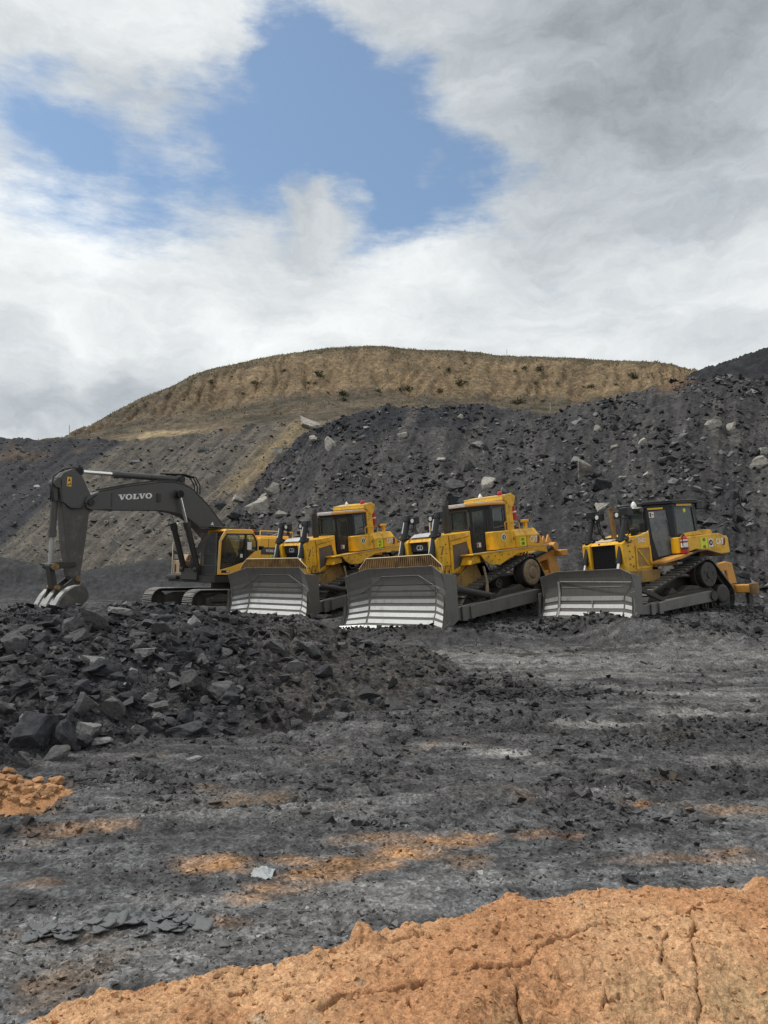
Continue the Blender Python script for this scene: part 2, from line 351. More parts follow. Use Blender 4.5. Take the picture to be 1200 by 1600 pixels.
def ground_col(x, y):
    n = fbm(x*.5, y*1.2, 5, 101); n2 = fbm(x*2.4, y*6, 4, 111)
    c = blend(np.zeros(x.shape+(3,))+C3(.056, .055, .056), C3(.105, .104, .104), sstep(-.2, .5, n+.5*n2))
    c = blend(c, C3(.036, .036, .038), sstep(.05, .5, fbm(x*.6+7, y*1.5, 4, 121))*.8)
    c = c*(1+.5*fbm(x*6, y*8, 3, 125)[..., None]*1.4)
    c = blend(c, C3(.026, .027, .030), sstep(27, 32, y+2*n)*.75)
    near = sstep(8.5, 5.0, y)
    c = blend(c, C3(.150, .155, .160), near*.65*sstep(-.4, .4, n2+.3*n))
    pale = spots(x, y, PALE, 131)
    c = blend(c, C3(.30, .29, .275), np.clip(pale*(.75+.5*n2), 0, 1)*.75)
    streaks = sstep(.08, .32, fbm(x*.16+y*.12, y*3.6, 5, 151, .6))*sstep(7, 12, y)*.6
    c = blend(c, C3(.034, .034, .035), sstep(.10, .34, fbm(x*.2-y*.1+9, y*3.0, 5, 155, .6))*sstep(6.5, 9, y)*.7)
    c = blend(c, C3(.20, .192, .18), streaks*sstep(21, 17, y))
    c = blend(c, C3(.040, .039, .038), np.clip(spots(x, y, DARK, 91)*(.95+.5*n2), 0, 1)*.8)
    c = blend(c, C3(.040, .040, .041), rut_w(x, y)*.7)
    org = spots(x, y, ORANGE, 141)*(.72+.7*fbm(x*4, y*6, 4, 161))
    c = blend(c, C3(.47, .25, .105), np.clip(org, 0, 1)*.85)
    c = blend(c, C3(.20, .13, .075), np.clip(sstep(.25, .55, fbm(x*.9+3, y*1.4, 4, 171)), 0, 1)*.5*sstep(12, 8, y))
    return c*.86
# one ground sheet, finer where the camera looks
az = np.concatenate([np.linspace(-80, -30, 26)[:-1], np.linspace(-30, 30, 620), np.linspace(30, 80, 26)[1:]])
dd = np.exp(np.concatenate([np.linspace(math.log(1.2), math.log(3), 20)[:-1], np.linspace(math.log(3), math.log(30), 500)[:-1], np.linspace(math.log(30), math.log(70), 90)[:-1], np.linspace(math.log(70), math.log(2500), 16)]))
TA = np.tan(np.radians(np.clip(az, -72, 72)))
GY, GA = np.meshgrid(dd, TA, indexing='ij'); GX = GY*GA
GZ = ground_z(GX, GY); GZ = np.where(GY > 70, lerp(GZ, 0, sstep(70, 200, GY)), GZ)
GC = ground_col(GX, GY)
me = np_mesh('ground', np.stack([GX, GY, GZ], -1).reshape(-1, 3), grid_faces(*GX.shape), GC.reshape(-1, 3))
ground = tag(link('ground', me, M['ground']), kind='structure')
bk = np.linspace(-1, 1, 12); bx, by = np.meshgrid(bk*2500, np.concatenate([-np.linspace(2500, 20, 8), [-3, 1.3]]), indexing='xy')
me = np_mesh('ground_back', np.stack([bx, by, bx*0-.05], -1).reshape(-1, 3), grid_faces(*bx.shape), np.zeros((bx.size, 3))+C3(.09, .085, .08))
tag(link('ground', me, M['ground']), kind='structure')

BVH = {}
def heap(name, V3, col, mat, kind='structure', flip=False, sub=1, nolink=False):
    nr, nc = V3.shape[:2]; F = grid_faces(nr, nc, flip); V = V3.reshape(-1, 3)
    me = np_mesh(name, V, F, col.reshape(-1, 3)); o = tag(link(name, me, mat), kind=kind)
    BVH[name] = BVHTree.FromPolygons([tuple(v) for v in V.tolist()], F.tolist())
    return o
def curve_px(pts, n, zspec=True):
    """pts: (px, py, distance) -> n points along the polyline, evenly in the parameter"""
    P = np.array([tuple(at_dist(a, b, d)) for a, b, d in pts]); t = np.linspace(0, len(P)-1, n)
    return np.stack([np.interp(t, np.arange(len(P)), P[:, i]) for i in range(3)], -1)
def smooth1(P, k):
    for _ in range(k): P = np.concatenate([P[:1], (P[:-2]+2*P[1:-1]+P[2:])/4, P[-1:]])
    return P
def ruled(T, Cc, v, bulge=0.0):
    """surface of fall lines from toe T(s) to crest C(s); v 0..1; beyond 1 it runs on as a flat top"""
    vv = v[:, None, None]; P = T[None]+(Cc-T)[None]*np.minimum(vv, 1)
    P[..., 2] += bulge*np.sin(np.pi*np.clip(v, 0, 1))[:, None]
    over = np.maximum(v-1, 0)[:, None]
    P[..., 1] += over*40; P[..., 2] -= over*10+0*over
    return P
# ---- slope of the old grey spoil on the left, fall lines running down to the left
nS, nV = 330, 230
TP = np.linspace(-760, 560, 12)
T = smooth1(curve_px([(p, np.interp(p, [-760, 0, 560], [935, 912, 898]), np.interp(p, [-760, -100, 200, 560], [64, 54, 48.5, 48])) for p in TP], nS), 6)
Cc = smooth1(curve_px([(p+245, np.interp(p+245, [-520, -160, 0, 90, 190, 300, 400, 470, 560, 810], [668, 678, 683, 692, 690, 680, 662, 655, 650, 645]), np.interp(p+245, [-520, 0, 100, 500, 810], [80, 75, 74, 75, 80])) for p in TP], nS), 6)
v = np.concatenate([np.linspace(-.05, 1, nV-12), np.linspace(1.02, 1.5, 12)])
P = ruled(T, Cc, v)
S_, V_ = np.meshgrid(np.arange(nS)/nS*60, v*26, indexing='xy')
dz = .55*fbm(S_*.12, V_*.05, 3, 201)+.28*(ridge(S_*.8, V_*.06, 4, 211)-.5)+.22*fbm(S_*1.6, V_*.16, 4, 221)+.14*ridge(S_*3.2, V_*.35, 3, 231)
P[..., 2] += dz*sstep(-.1, .08, V_/26); P[..., 1] -= dz*.3
n = fbm(S_*.9, V_*.025, 5, 241, .7); n2 = fbm(S_*3.5, V_*.10, 4, 251, .65)
c = blend(np.zeros(S_.shape+(3,))+C3(.066, .061, .056), C3(.165, .146, .118), sstep(-.35, .5, n*.8+.7*n2+.3*fbm(S_*2, V_*1.2, 3, 256)))
dark = sstep(33.2, 31.0, S_+2.5*fbm(S_*.3, V_*.08, 3, 261))
c = blend(c, C3(.040, .042, .050), np.clip(dark, 0, 1)*.9)
c = blend(c, C3(.17, .115, .068), sstep(.15, .45, fbm(S_*.25, V_*.25, 4, 271))*sstep(19, 23.5, V_)*.6)
tanw = np.exp(-((S_-44.8-.9*fbm(S_*.4, V_*.3, 3, 281))/1.1)**2)*sstep(9, 13, V_)
c = blend(c, C3(.27, .205, .115), np.clip(tanw*(.8+.8*n2), 0, 1))
c = blend(c, C3(.036, .037, .042), sstep(.2, .55, n2)*.35)
grey_slope = heap('grey_spoil_slope', P, c*.70, M['slope'])
GS_P, GS_c = P, c
# ---- near black waste heap behind the machines
nS, nV = 430, 270
T = smooth1(curve_px([(250, 935, 52), (310, 915, 48), (345, 900, 45.5), (420, 897, 43), (520, 900, 39), (640, 905, 36), (760, 910, 33), (880, 915, 30.5), (1000, 920, 29), (1120, 922, 28.5), (1220, 925, 28), (1400, 930, 28), (1650, 935, 29)], nS), 6)
Cc = smooth1(curve_px([(395, 740, 64), (440, 705, 64), (468, 680, 63), (505, 662, 62), (560, 645, 61), (640, 634, 60), (720, 631, 59), (790, 640, 57), (850, 645, 54.5), (930, 627, 52.5), (1010, 614, 51), (1090, 598, 49.5), (1180, 588, 48.5), (1280, 578, 48), (1450, 560, 48), (1700, 545, 49)], nS), 5)
v = np.concatenate([np.linspace(-.06, 1, nV-14), np.linspace(1.01, 1.5, 14)])
P = ruled(T, Cc, v)
S_, V_ = np.meshgrid(np.arange(nS)/nS*62, v*25, indexing='xy')
edge = sstep(.0, 3.5, S_)
P[..., 2] -= (1-edge)*3.0
dz = .8*fbm(S_*.13, V_*.07, 3, 301)+.22*(ridge(S_*.6, V_*.07, 4, 311)-.5)+.22*fbm(S_*.9, V_*.4, 4, 321)+.10*(ridge(S_*2.4, V_*1.0, 3, 331)-.4)
P[..., 2] += dz*sstep(-.1, .08, V_/25); P[..., 1] -= dz*.3
n = fbm(S_*.45, V_*.05, 5, 341, .6); n2 = fbm(S_*2.0, V_*.2, 4, 351)
c = blend(np.zeros(S_.shape+(3,))+C3(.040, .040, .043), C3(.090, .087, .084), sstep(-.35, .55, n*.8+.6*n2+.3*fbm(S_*1.5, V_*1.2, 3, 356)))
c = blend(c, C3(.028, .030, .037), sstep(18.5, 22, V_+2.5*fbm(S_*.3, V_*.3, 3, 361))*sstep(6, 9, S_)*sstep(31, 25, S_)*.85)
c = blend(c, C3(.125, .115, .105), sstep(.1, .45, fbm(S_*.5, V_*.05, 4, 371))*.6)
c = blend(c, C3(.22, .13, .07), np.exp(-((S_-43.5)/1.3)**2)*sstep(22.5, 24.5, V_)*.8)
waste_heap = heap('black_waste_heap', P, c*.64, M['dump'])
WH_P, WH_c = P, c
# ---- tan reshaped hill beyond
nS, nV = 460, 170
T = smooth1(curve_px([(-260, 712, 78), (-40, 705, 77), (60, 703, 77), (180, 700, 77), (330, 690, 77), (460, 672, 78), (600, 668, 80), (760, 668, 82), (900, 668, 82), (1050, 650, 80), (1180, 655, 80), (1350, 660, 80)], nS), 5)
Cc = smooth1(curve_px([(-300, 700, 88), (-40, 697, 88), (60, 691, 90), (100, 684, 92), (150, 661, 96), (205, 631, 100), (255, 609, 104), (300, 587, 108), (350, 571, 112), (405, 560, 114), (455, 550, 116), (520, 543, 118), (585, 540, 118), (650, 545, 118), (720, 550, 118), (800, 556, 117), (860, 560, 116), (940, 562, 115), (1000, 566, 113), (1050, 569, 111), (1082, 580, 108), (1120, 596, 104), (1250, 640, 100), (1400, 665, 96)], nS), 3)
v = np.concatenate([np.linspace(0, 1, nV-14), np.linspace(1.02, 2, 14)])
P = ruled(T, Cc, v); P[..., 2] -= np.maximum(v-1, 0)[:, None]*8
S_, V_ = np.meshgrid(np.arange(nS)/nS*100, v*44, indexing='xy')
hf = np.clip(v, 0, 1)[:, None]
# a steeper eroded face above a gentler skirt, under a rounded cap
P[..., 2] += (np.interp(hf, [0, .35, .5, .72, .85, 1], [0, -.8, -.6, .9, .9, 0])*sstep(12, 45, S_))
gul = ridge(S_*.55+.6*fbm(S_*.2, V_*.1, 2, 3), V_*.035, 3, 411)
gw = sstep(.3, .5, hf)*sstep(.95, .8, hf)
P[..., 2] -= 1.0*np.maximum(gul-.3, 0)*gw*1.3
dz = .5*fbm(S_*.15, V_*.12, 4, 421)+.16*fbm(S_*.9, V_*.8, 4, 431)
P[..., 2] += dz*sstep(0, .06, hf)
n = fbm(S_*.18, V_*.22, 5, 441); n2 = fbm(S_*.9, V_*.7, 4, 451)
c = blend(np.zeros(S_.shape+(3,))+C3(.125, .094, .060), C3(.075, .062, .042), sstep(-.2, .35, n))
c = blend(c, C3(.27, .185, .098), np.clip(gw*1.1*sstep(22, 40, S_)*(.75+.9*n2)*sstep(.36, .5, hf+.08*n), 0, 1)*.85)
c = blend(c, C3(.20, .13, .07), np.clip(np.maximum(gul-.45, 0)*gw*1.6, 0, 1))
c = blend(c, C3(.120, .094, .056), sstep(.78, .90, hf+.10*n)*.9)
c = blend(c, C3(.085, .078, .04), sstep(.15, .5, n2+.5*n)*.55)
c = blend(c, C3(.42, .31, .17), np.exp(-((hf-.13)/.05)**2)*np.exp(-((S_-31)/4)**2)*.9*sstep(-.4, .2, n2+.3))
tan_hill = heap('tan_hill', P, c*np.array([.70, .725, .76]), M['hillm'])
TH_P = P
# ---- second black heap top right
nS, nV = 120, 60
T = curve_px([(1020, 640, 62), (1120, 640, 60), (1250, 640, 58), (1600, 640, 58)], nS)
Cc = smooth1(curve_px([(1045, 612, 74), (1070, 592, 74), (1095, 578, 74), (1130, 567, 74), (1165, 556, 73), (1205, 542, 73), (1300, 520, 73), (1600, 490, 73)], nS), 2)
v = np.concatenate([np.linspace(0, 1, nV-8), np.linspace(1.05, 1.5, 8)]); P = ruled(T, Cc, v)
S_, V_ = np.meshgrid(np.arange(nS)/nS*30, v*15, indexing='xy')
P[..., 2] += .5*fbm(S_*.4, V_*.4, 4, 501)+.2*ridge(S_*1.5, V_*.8, 3, 511)
c = blend(np.zeros(S_.shape+(3,))+C3(.014, .015, .018), C3(.030, .030, .032), sstep(-.1, .5, fbm(S_*.5, V_*.4, 4, 521)))
heap('far_black_heap', P, c, M['dump'])
# ---- rubble pile in the left foreground
PX = [-700, -300, 0, 100, 200, 300, 400, 480, 560, 640, 720, 800, 860, 930]
DB = [7.4, 7.8, 8.1, 8.8, 9.3, 9.8, 10.0, 10.4, 11.0, 11.8, 12.6, 13.4, 14.0, 14.6]
CY = [915, 930, 950, 945, 940, 946, 958, 962, 1000, 1015, 1036, 1056, 1075, 1090]
DC = [14.5, 14.5, 14.5, 14.5, 14.8, 15, 15.2, 15.4, 15.4, 15.4, 15.4, 15.3, 15.3, 15.3]
pa = np.linspace(-420, 930, 420); pd = np.exp(np.linspace(math.log(6.8), math.log(21), 330))
PD, PA = np.meshgrid(pd, pa, indexing='ij')
db = np.interp(PA, PX, DB); dc = np.interp(PA, PX, DC); cy = np.interp(PA, PX, CY)
zc = EYE-(cy-880)/FPX*dc
X_ = (PA-600)/FPX*PD; Y_ = PD
db = db+.5*fbm(X_*.9, Y_*.9, 3, 601)
t = np.clip((PD-db)/(dc-db), 0, 1); u = np.clip((PD-dc)/3.2, 0, 1)
prof = np.where(PD <= dc, np.sin(t*np.pi/2)**.9*.8+.2*t, 1-sstep(0, 1, u))
gz = ground_z(X_, Y_)
hgt = np.maximum(zc-.05, .1)*prof
inside = np.clip((PD-db)/.5, 0, 1)*(1-np.clip((PD-dc-3.0)/.3, 0, 1))
rough = .16*fbm(X_*1.1, Y_*1.1, 4, 611)+.10*ridge(X_*2.2, Y_*2.2, 4, 621)+.05*ridge(X_*6, Y_*6, 3, 631)-.08
PZ = np.maximum(gz, 0)*0+np.maximum(base_z(X_, Y_)*(1-prof*.0), 0)*(1-prof)+hgt+rough*inside*np.clip(hgt/.3+.15, 0, 1)
PZ = np.where(inside <= 0, gz-.12, lerp(gz-.06, PZ, np.clip(inside*1.6, 0, 1)))
n = fbm(X_*.7, Y_*.7, 4, 641); n2 = fbm(X_*4, Y_*4, 4, 651)
c = blend(np.zeros(X_.shape+(3,))+C3(.020, .021, .023), C3(.050, .049, .049), sstep(-.2, .5, n+.5*n2))
brown = sstep(300, 480, PA+90*n)
c = blend(c, C3(.050, .045, .041), brown*.9)
rubble_pile = heap('rubble_pile', np.stack([X_, Y_, PZ], -1), c, M['pile'])
PL_P = np.stack([X_, Y_, PZ], -1)
# ---- orange clay bank in the foreground
ZT = .72
ex_, ey_ = zip(*[(p.x, p.y) for p in [at_z(a, b, ZT) for a, b in [(-500, 1700), (-150, 1640), (30, 1592), (140, 1555), (260, 1520), (400, 1492), (480, 1478), (560, 1458), (640, 1440), (720, 1420), (800, 1397), (900, 1384), (1000, 1381), (1100, 1376), (1180, 1366), (1300, 1350), (1600, 1330)]]])
xs = np.concatenate([np.linspace(-5, -1.55, 40)[:-1], np.linspace(-1.55, 2.15, 540), np.linspace(2.15, 6, 40)[1:]])
ys = np.concatenate([np.linspace(-2, 2.15, 40)[:-1], np.linspace(2.15, 3.95, 300), np.linspace(3.95, 4.8, 40)[1:]])
Y_, X_ = np.meshgrid(ys, xs, indexing='ij')
ye = np.interp(X_, ex_, ey_)+.045*fbm(X_*3, X_*0+2, 4, 701)+.045*fbm(X_*11, Y_*6, 4, 711)
s = ye-Y_                                             # metres inside the far lip
top = ZT+.035*fbm(X_*.9, Y_*1.1, 3, 721)-.03*sstep(.25, 0, s)
nearfall = np.maximum(s-(.62+.12*fbm(X_*1.2, X_*0, 3, 731)+.25*sstep(1.2, -1.0, X_)), 0)
top = top-.35*nearfall-.35*np.minimum(nearfall, .5)**1.5
edge_drop = np.where(s < 0, s*1.7, 0)
BZ = top+edge_drop
g = .022*fbm(X_*5, Y_*5, 4, 741)+.011*(ridge(X_*13, Y_*13, 4, 751)-.4)+.014*fbm(X_*34, Y_*34, 3, 761)
BZ = BZ+g+.05*np.clip(nearfall*2.5, 0, 1)*ridge(X_*4.5, Y_*4.5, 4, 771)*sstep(-.6, .2, X_)
# clods standing on the lip
for px, py, r, h in [(560, 1452, .045, .07), (585, 1458, .04, .035), (495, 1474, .04, .03), (640, 1440, .05, .03), (1186, 1366, .05, .05), (160, 1545, .04, .03), (110, 1560, .05, .03), (800, 1398, .07, .025)]:
    p = at_z(px, py+6, ZT); q = ((X_-p.x)**2+(Y_-p.y)**2)/r**2
    BZ = BZ+h*np.exp(-q**1.5)*(1+.5*fbm(X_*30, Y_*30, 3, 5))
CR = [[(500, 1585), (530, 1566), (565, 1557), (605, 1549), (645, 1543), (670, 1534), (716, 1522), (745, 1513), (780, 1511), (827, 1502), (844, 1484), (873, 1470), (908, 1461), (952, 1449)],
      [(1005, 1441), (1042, 1436), (1075, 1429), (1095, 1414), (1124, 1407), (1159, 1403), (1200, 1409)], [(1075, 1429), (1089, 1447), (1077, 1470), (1090, 1505), (1092, 1552)],
      [(1042, 1464), (1034, 1505), (1031, 1563)], [(795, 1514), (809, 1552), (818, 1581), (838, 1593)], [(940, 1545), (967, 1533)], [(1147, 1557), (1170, 1563), (1188, 1569)], [(844, 1502), (870, 1514), (893, 1528)],
      [(620, 1549), (640, 1570), (655, 1590)], [(360, 1560), (420, 1545), (470, 1540), (500, 1530)], [(560, 1470), (600, 1468), (660, 1455)], [(1120, 1430), (1160, 1450), (1180, 1480)], [(780, 1450), (770, 1470)], [(700, 1490), (740, 1478)], [(900, 1420), (930, 1412), (985, 1408)]]
cw = np.zeros_like(X_); wob = .020*fbm(X_*16, Y_*16, 4, 781)
for k, cr in enumerate(CR):
    w0 = (.0075, .0065, .006, .003, .006)[k] if k < 5 else .0035
    pts = [at_z(a, b, ZT-.01) for a, b in cr]
    for i, (p, q) in enumerate(zip(pts[:-1], pts[1:])):
        L2 = (q.x-p.x)**2+(q.y-p.y)**2; tt = np.clip(((X_-p.x)*(q.x-p.x)+(Y_-p.y)*(q.y-p.y))/L2, 0, 1)
        dist = np.abs(np.where((X_-p.x)*(q.y-p.y)-(Y_-p.y)*(q.x-p.x) > 0, 1, -1)*np.hypot(X_-p.x-tt*(q.x-p.x), Y_-p.y-tt*(q.y-p.y))+wob)
        wl = w0*(.75+.5*math.sin(k*3+i*1.9))
        cw = np.maximum(cw, sstep(wl*1.9, wl*.35, np.abs(dist)))
BZ = BZ-.065*cw
hair = sstep(.94, .98, ridge(X_*5+.3*fbm(X_*9, Y_*9, 2, 4), Y_*7, 1, 791))*sstep(-.1, .3, fbm(X_*1.3, Y_*1.3, 2, 795))
BZ = BZ-.020*hair
n = fbm(X_*1.3, Y_*1.3, 4, 801); n2 = fbm(X_*9, Y_*9, 4, 811)
c = blend(np.zeros(X_.shape+(3,))+C3(.375, .195, .098), C3(.445, .265, .143), sstep(-.3, .4, n+.6*n2))
c = blend(c, C3(.28, .13, .058), sstep(.1, .5, n2-.3*n)*.6)
c = blend(c, C3(.27, .20, .11), sstep(.0, .25, nearfall)*sstep(.0, .4, fbm(X_*2.5, Y_*2.5, 4, 821))*.75)
c = blend(c, C3(.30, .27, .22), sstep(.45, .6, fbm(X_*3.3+5, Y_*3.3, 4, 831))*.55)
clay_bank = heap('clay_bank', np.stack([X_, Y_, BZ], -1), c, M['clay'])
BVH['ground'] = BVHTree.FromPolygons([tuple(q) for q in np.stack([GX, GY, GZ], -1).reshape(-1, 3).tolist()], grid_faces(*GX.shape).tolist())
EYEV = Vector((0, 0, EYE))
def hit(px, py, names=('clay_bank', 'rubble_pile', 'ground', 'black_waste_heap', 'grey_spoil_slope', 'tan_hill')):
    d = ray(px, py); best = None
    for nm in names:
        loc, nor, idx, dist = BVH[nm].ray_cast(EYEV, d)
        if loc is not None and (best is None or dist < best[2]): best = (loc, nor if nor.z > 0 else -nor, dist, nm)
    return best
# ================================================================== part builder
class MB:
    def __init__(s): s.v = []; s.f = []; s.sm = []
    def add(s, V, F, smooth=False):
        o = len(s.v); s.v += [tuple(q) for q in V]; s.f += [tuple(i+o for i in f) for f in F]; s.sm += [smooth]*len(F); return s
    def box(s, x0, x1, y0, y1, z0, z1):
        V = [(x, y, z) for x in (x0, x1) for y in (y0, y1) for z in (z0, z1)]
        return s.add(V, [(0, 1, 3, 2), (4, 6, 7, 5), (0, 4, 5, 1), (2, 3, 7, 6), (0, 2, 6, 4), (1, 5, 7, 3)])
    def prism(s, poly, a, b, axis='y'):
        n = len(poly)
        mk = {'y': lambda p, q: (p[0], q, p[1]), 'x': lambda p, q: (q, p[0], p[1]), 'z': lambda p, q: (p[0], p[1], q)}[axis]
        V = [mk(p, a) for p in poly]+[mk(p, b) for p in poly]
        F = [tuple(range(n)), tuple(range(2*n-1, n-1, -1))]+[(i, (i+1) % n, n+(i+1) % n, n+i) for i in range(n)]
        return s.add(V, F)
    def tube(s, p, q, r, r2=None, n=14, cap=True):
        p, q = Vector(p), Vector(q); r2 = r if r2 is None else r2; d = (q-p).normalized()
        u = d.orthogonal().normalized(); w = d.cross(u)
        A = [p+(u*math.cos(a)+w*math.sin(a))*r for a in [2*math.pi*i/n for i in range(n)]]
        B = [q+(u*math.cos(a)+w*math.sin(a))*r2 for a in [2*math.pi*i/n for i in range(n)]]
        s.add(A+B, [(i, (i+1) % n, n+(i+1) % n, n+i) for i in range(n)], True)
        if cap: s.add(A, [tuple(range(n-1, -1, -1))]); s.add(B, [tuple(range(n))])
        return s
    def rod(s, pts, r, n=7):
        pts = [Vector(p) for p in pts]; rings = []
        for i, p in enumerate(pts):
            d = (pts[min(i+1, len(pts)-1)]-pts[max(i-1, 0)]).normalized()
            u = d.cross(Vector((.31, .53, .79))).normalized(); w = d.cross(u)
            rings += [p+(u*math.cos(a)+w*math.sin(a))*r for a in [2*math.pi*k/n for k in range(n)]]
        F = [(i*n+k, i*n+(k+1) % n, (i+1)*n+(k+1) % n, (i+1)*n+k) for i in range(len(pts)-1) for k in range(n)]
        s.add(rings, F, True); s.add(rings[:n], [tuple(range(n))]); s.add(rings[-n:], [tuple(range(n))]); return s
    def lathe(s, prof, c, axis='y', n=24):
        """prof: (radius, offset along axis)"""
        c = Vector(c); V = []
        for r, h in prof:
            for k in range(n):
                a = 2*math.pi*k/n; e = {'y': (math.cos(a)*r, h, math.sin(a)*r), 'z': (math.cos(a)*r, math.sin(a)*r, h), 'x': (h, math.cos(a)*r, math.sin(a)*r)}[axis]
                V.append(c+Vector(e))
        F = [(i*n+k, i*n+(k+1) % n, (i+1)*n+(k+1) % n, (i+1)*n+k) for i in range(len(prof)-1) for k in range(n)]
        s.add(V, F, False); s.add(V[:n], [tuple(range(n-1, -1, -1))]); s.add(V[-n:], [tuple(range(n))]); return s
    def sheet(s, rows, th, axis):
        """thick sheet from rows of points, thickened along the vector th"""
        nr, nc = len(rows), len(rows[0]); A = [Vector(p) for r in rows for p in r]; B = [p+Vector(th) for p in A]
        n = nr*nc; i = lambda a, b: a*nc+b; F = []
        for a in range(nr-1):
            for b in range(nc-1): q = (i(a, b), i(a, b+1), i(a+1, b+1), i(a+1, b)); F += [q, tuple(n+k for k in reversed(q))]
        bd = [i(0, b) for b in range(nc)]+[i(a, nc-1) for a in range(1, nr)]+[i(nr-1, b) for b in range(nc-2, -1, -1)]+[i(a, 0) for a in range(nr-2, 0, -1)]
        F += [(bd[k], bd[(k+1) % len(bd)], n+bd[(k+1) % len(bd)], n+bd[k]) for k in range(len(bd))]
        return s.add(A+B, F, axis)
    def mirror(s):
        s.v += []; o = len(s.v); V = [(x, -y, z) for x, y, z in s.v]; F = [tuple(reversed(f)) for f in s.f]; sm = list(s.sm)
        s.v += V; s.f += [tuple(i+o for i in f) for f in F]; s.sm += sm; return s
    def build(s, name, mat, parent=None, bevel=.0, seg=1):
        me = bpy.data.meshes.new(name); me.from_pydata(s.v, [], s.f)
        me.polygons.foreach_set('use_smooth', s.sm); 
        bm = bmesh.new(); bm.from_mesh(me); bmesh.ops.recalc_face_normals(bm, faces=bm.faces); bm.to_mesh(me); bm.free()
        o = link(name, me, mat, parent)
        if bevel:
            b = o.modifiers.new('bevel', 'BEVEL'); b.width = bevel; b.segments = seg; b.limit_method = 'ANGLE'; b.angle_limit = RAD(40)
        return o
def part(name, mat, parent, fn, bevel=.008, seg=1):
    m = MB(); fn(m); return m.build(name, M[mat], parent, bevel, seg)
def thing(name, key, label, cat, group=None):
    o = bpy.data.objects.new(name, None); COL.objects.link(o); o.empty_display_size = .3
    if key: 
        p = POSE[key]; o.location = p[:3]; o.rotation_euler = (p[5], p[4], p[3])
    return tag(o, label, cat, group)
def lettering(name, text, mat, parent, origin, ux, uz, height, width=None, bold=.0):
    """flat lettering: ux/uz unit vectors of the reading direction and of the letter's up"""
    cu = bpy.data.curves.new('txt', 'FONT'); cu.body = text; cu.size = 1; cu.offset = bold; cu.resolution_u = 3
    o = bpy.data.objects.new('txt', cu); COL.objects.link(o); dg = bpy.context.evaluated_depsgraph_get()
    me = bpy.data.meshes.new_from_object(o.evaluated_get(dg)); bpy.data.objects.remove(o)
    co = np.array([v.co[:] for v in me.vertices]); lo = co.min(0); hi = co.max(0)
    k = height/(hi[1]-lo[1]); kx = k if width is None else width/(hi[0]-lo[0])
    ux, uz, o0 = Vector(ux), Vector(uz), Vector(origin)
    for v in me.vertices: v.co = o0+ux*((v.co.x-lo[0])*kx)+uz*((v.co.y-lo[1])*k)
    me.name = name; me.materials.clear(); return link(name, me, M[mat], parent)
def slab_letters(parent, origin, ux, uz, W_, H_, mat='white'):
    """wide slab-serif capitals V O L V O drawn as outlines"""
    m = MB(); ux, uz, o0, nn = Vector(ux), Vector(uz), Vector(origin), Vector(ux).cross(Vector(uz))
    def pt(x, y, k=0): return o0+ux*(x*W_)+uz*(y*H_)+nn*(k*.0006)
    def poly(ps, k): m.add([pt(x, y, k) for x, y in ps], [tuple(range(len(ps)))])
    def vee(x):
        poly([(x+.02, 1), (x+.085, 1), (x+.125, .32), (x+.155, .32), (x+.115, 0), (x+.085, 0)], 0)
        poly([(x+.115, .02), (x+.16, 1), (x+.195, 1), (x+.135, .02)], 1)
        poly([(x, .88), (x, 1), (x+.105, 1), (x+.105, .88)], 2); poly([(x+.14, .88), (x+.14, 1), (x+.215, 1), (x+.215, .88)], 3)
    def oh(x):
        n = 20
        for i in range(n):
            a, b = 2*math.pi*i/n, 2*math.pi*(i+1)/n
            poly([(x+.1+.1*math.cos(a), .5+.54*math.sin(a)), (x+.1+.1*math.cos(b), .5+.54*math.sin(b)), (x+.1+.045*math.cos(b), .5+.38*math.sin(b)), (x+.1+.045*math.cos(a), .5+.38*math.sin(a))], 0)
    vee(0); oh(.205)
    x = .415; poly([(x+.025, 0), (x+.085, 0), (x+.085, 1), (x+.025, 1)], 0); poly([(x, 0), (x+.17, 0), (x+.17, .42), (x+.145, .42), (x+.125, .13), (x, .13)], 1); poly([(x, .88), (x+.11, .88), (x+.11, 1), (x, 1)], 2)
    vee(.58); oh(.79)
    return m.build('lettering', M[mat], parent)
# ------------------------------------------------------------------ running gear
def hull_path(circles, pitch):
    pts = []
    for cx, cz, r in circles: pts += [(cx+r*math.cos(a), cz+r*math.sin(a)) for a in [2*math.pi*i/96 for i in range(96)]]
    pts = sorted(set(pts)); 
    def half(ps):
        h = []
        for p in ps:
            while len(h) > 1 and (h[-1][0]-h[-2][0])*(p[1]-h[-2][1])-(h[-1][1]-h[-2][1])*(p[0]-h[-2][0]) <= 0: h.pop()
            h.append(p)
        return h
    h = half(pts)[:-1]+half(pts[::-1])[:-1]; h.append(h[0])
    P = np.array(h); s = np.concatenate([[0], np.cumsum(np.hypot(*(P[1:]-P[:-1]).T))]); n = round(s[-1]/pitch)
    t = np.arange(n)*s[-1]/n; f = lambda q: np.stack([np.interp(q % s[-1], s, P[:, 0]), np.interp(q % s[-1], s, P[:, 1])], -1)
    a, b = f(t), f(t+s[-1]/n); return (a+b)/2, b-a, s[-1]/n
SHOE = {}
def shoe_mesh(key, pitch, width, bars, worn):
    if key in SHOE: return SHOE[key]
    m = MB(); h = width/2
    m.box(-pitch*.48, pitch*.48, -h, h, -.012, .012)
    for b, bh in bars: m.prism([(b-.014, .0125), (b+.014, .0125), (b+.009, bh), (b-.009, bh)], -h+.002, h-.002)
    o = m.build('track_shoe', M['track'], None, 0); me = o.data; bpy.data.objects.remove(o)
    me.materials.append(M[worn])
    for p in me.polygons:
        if p.center.z > .02: p.material_index = 1
    SHOE[key] = me; return me
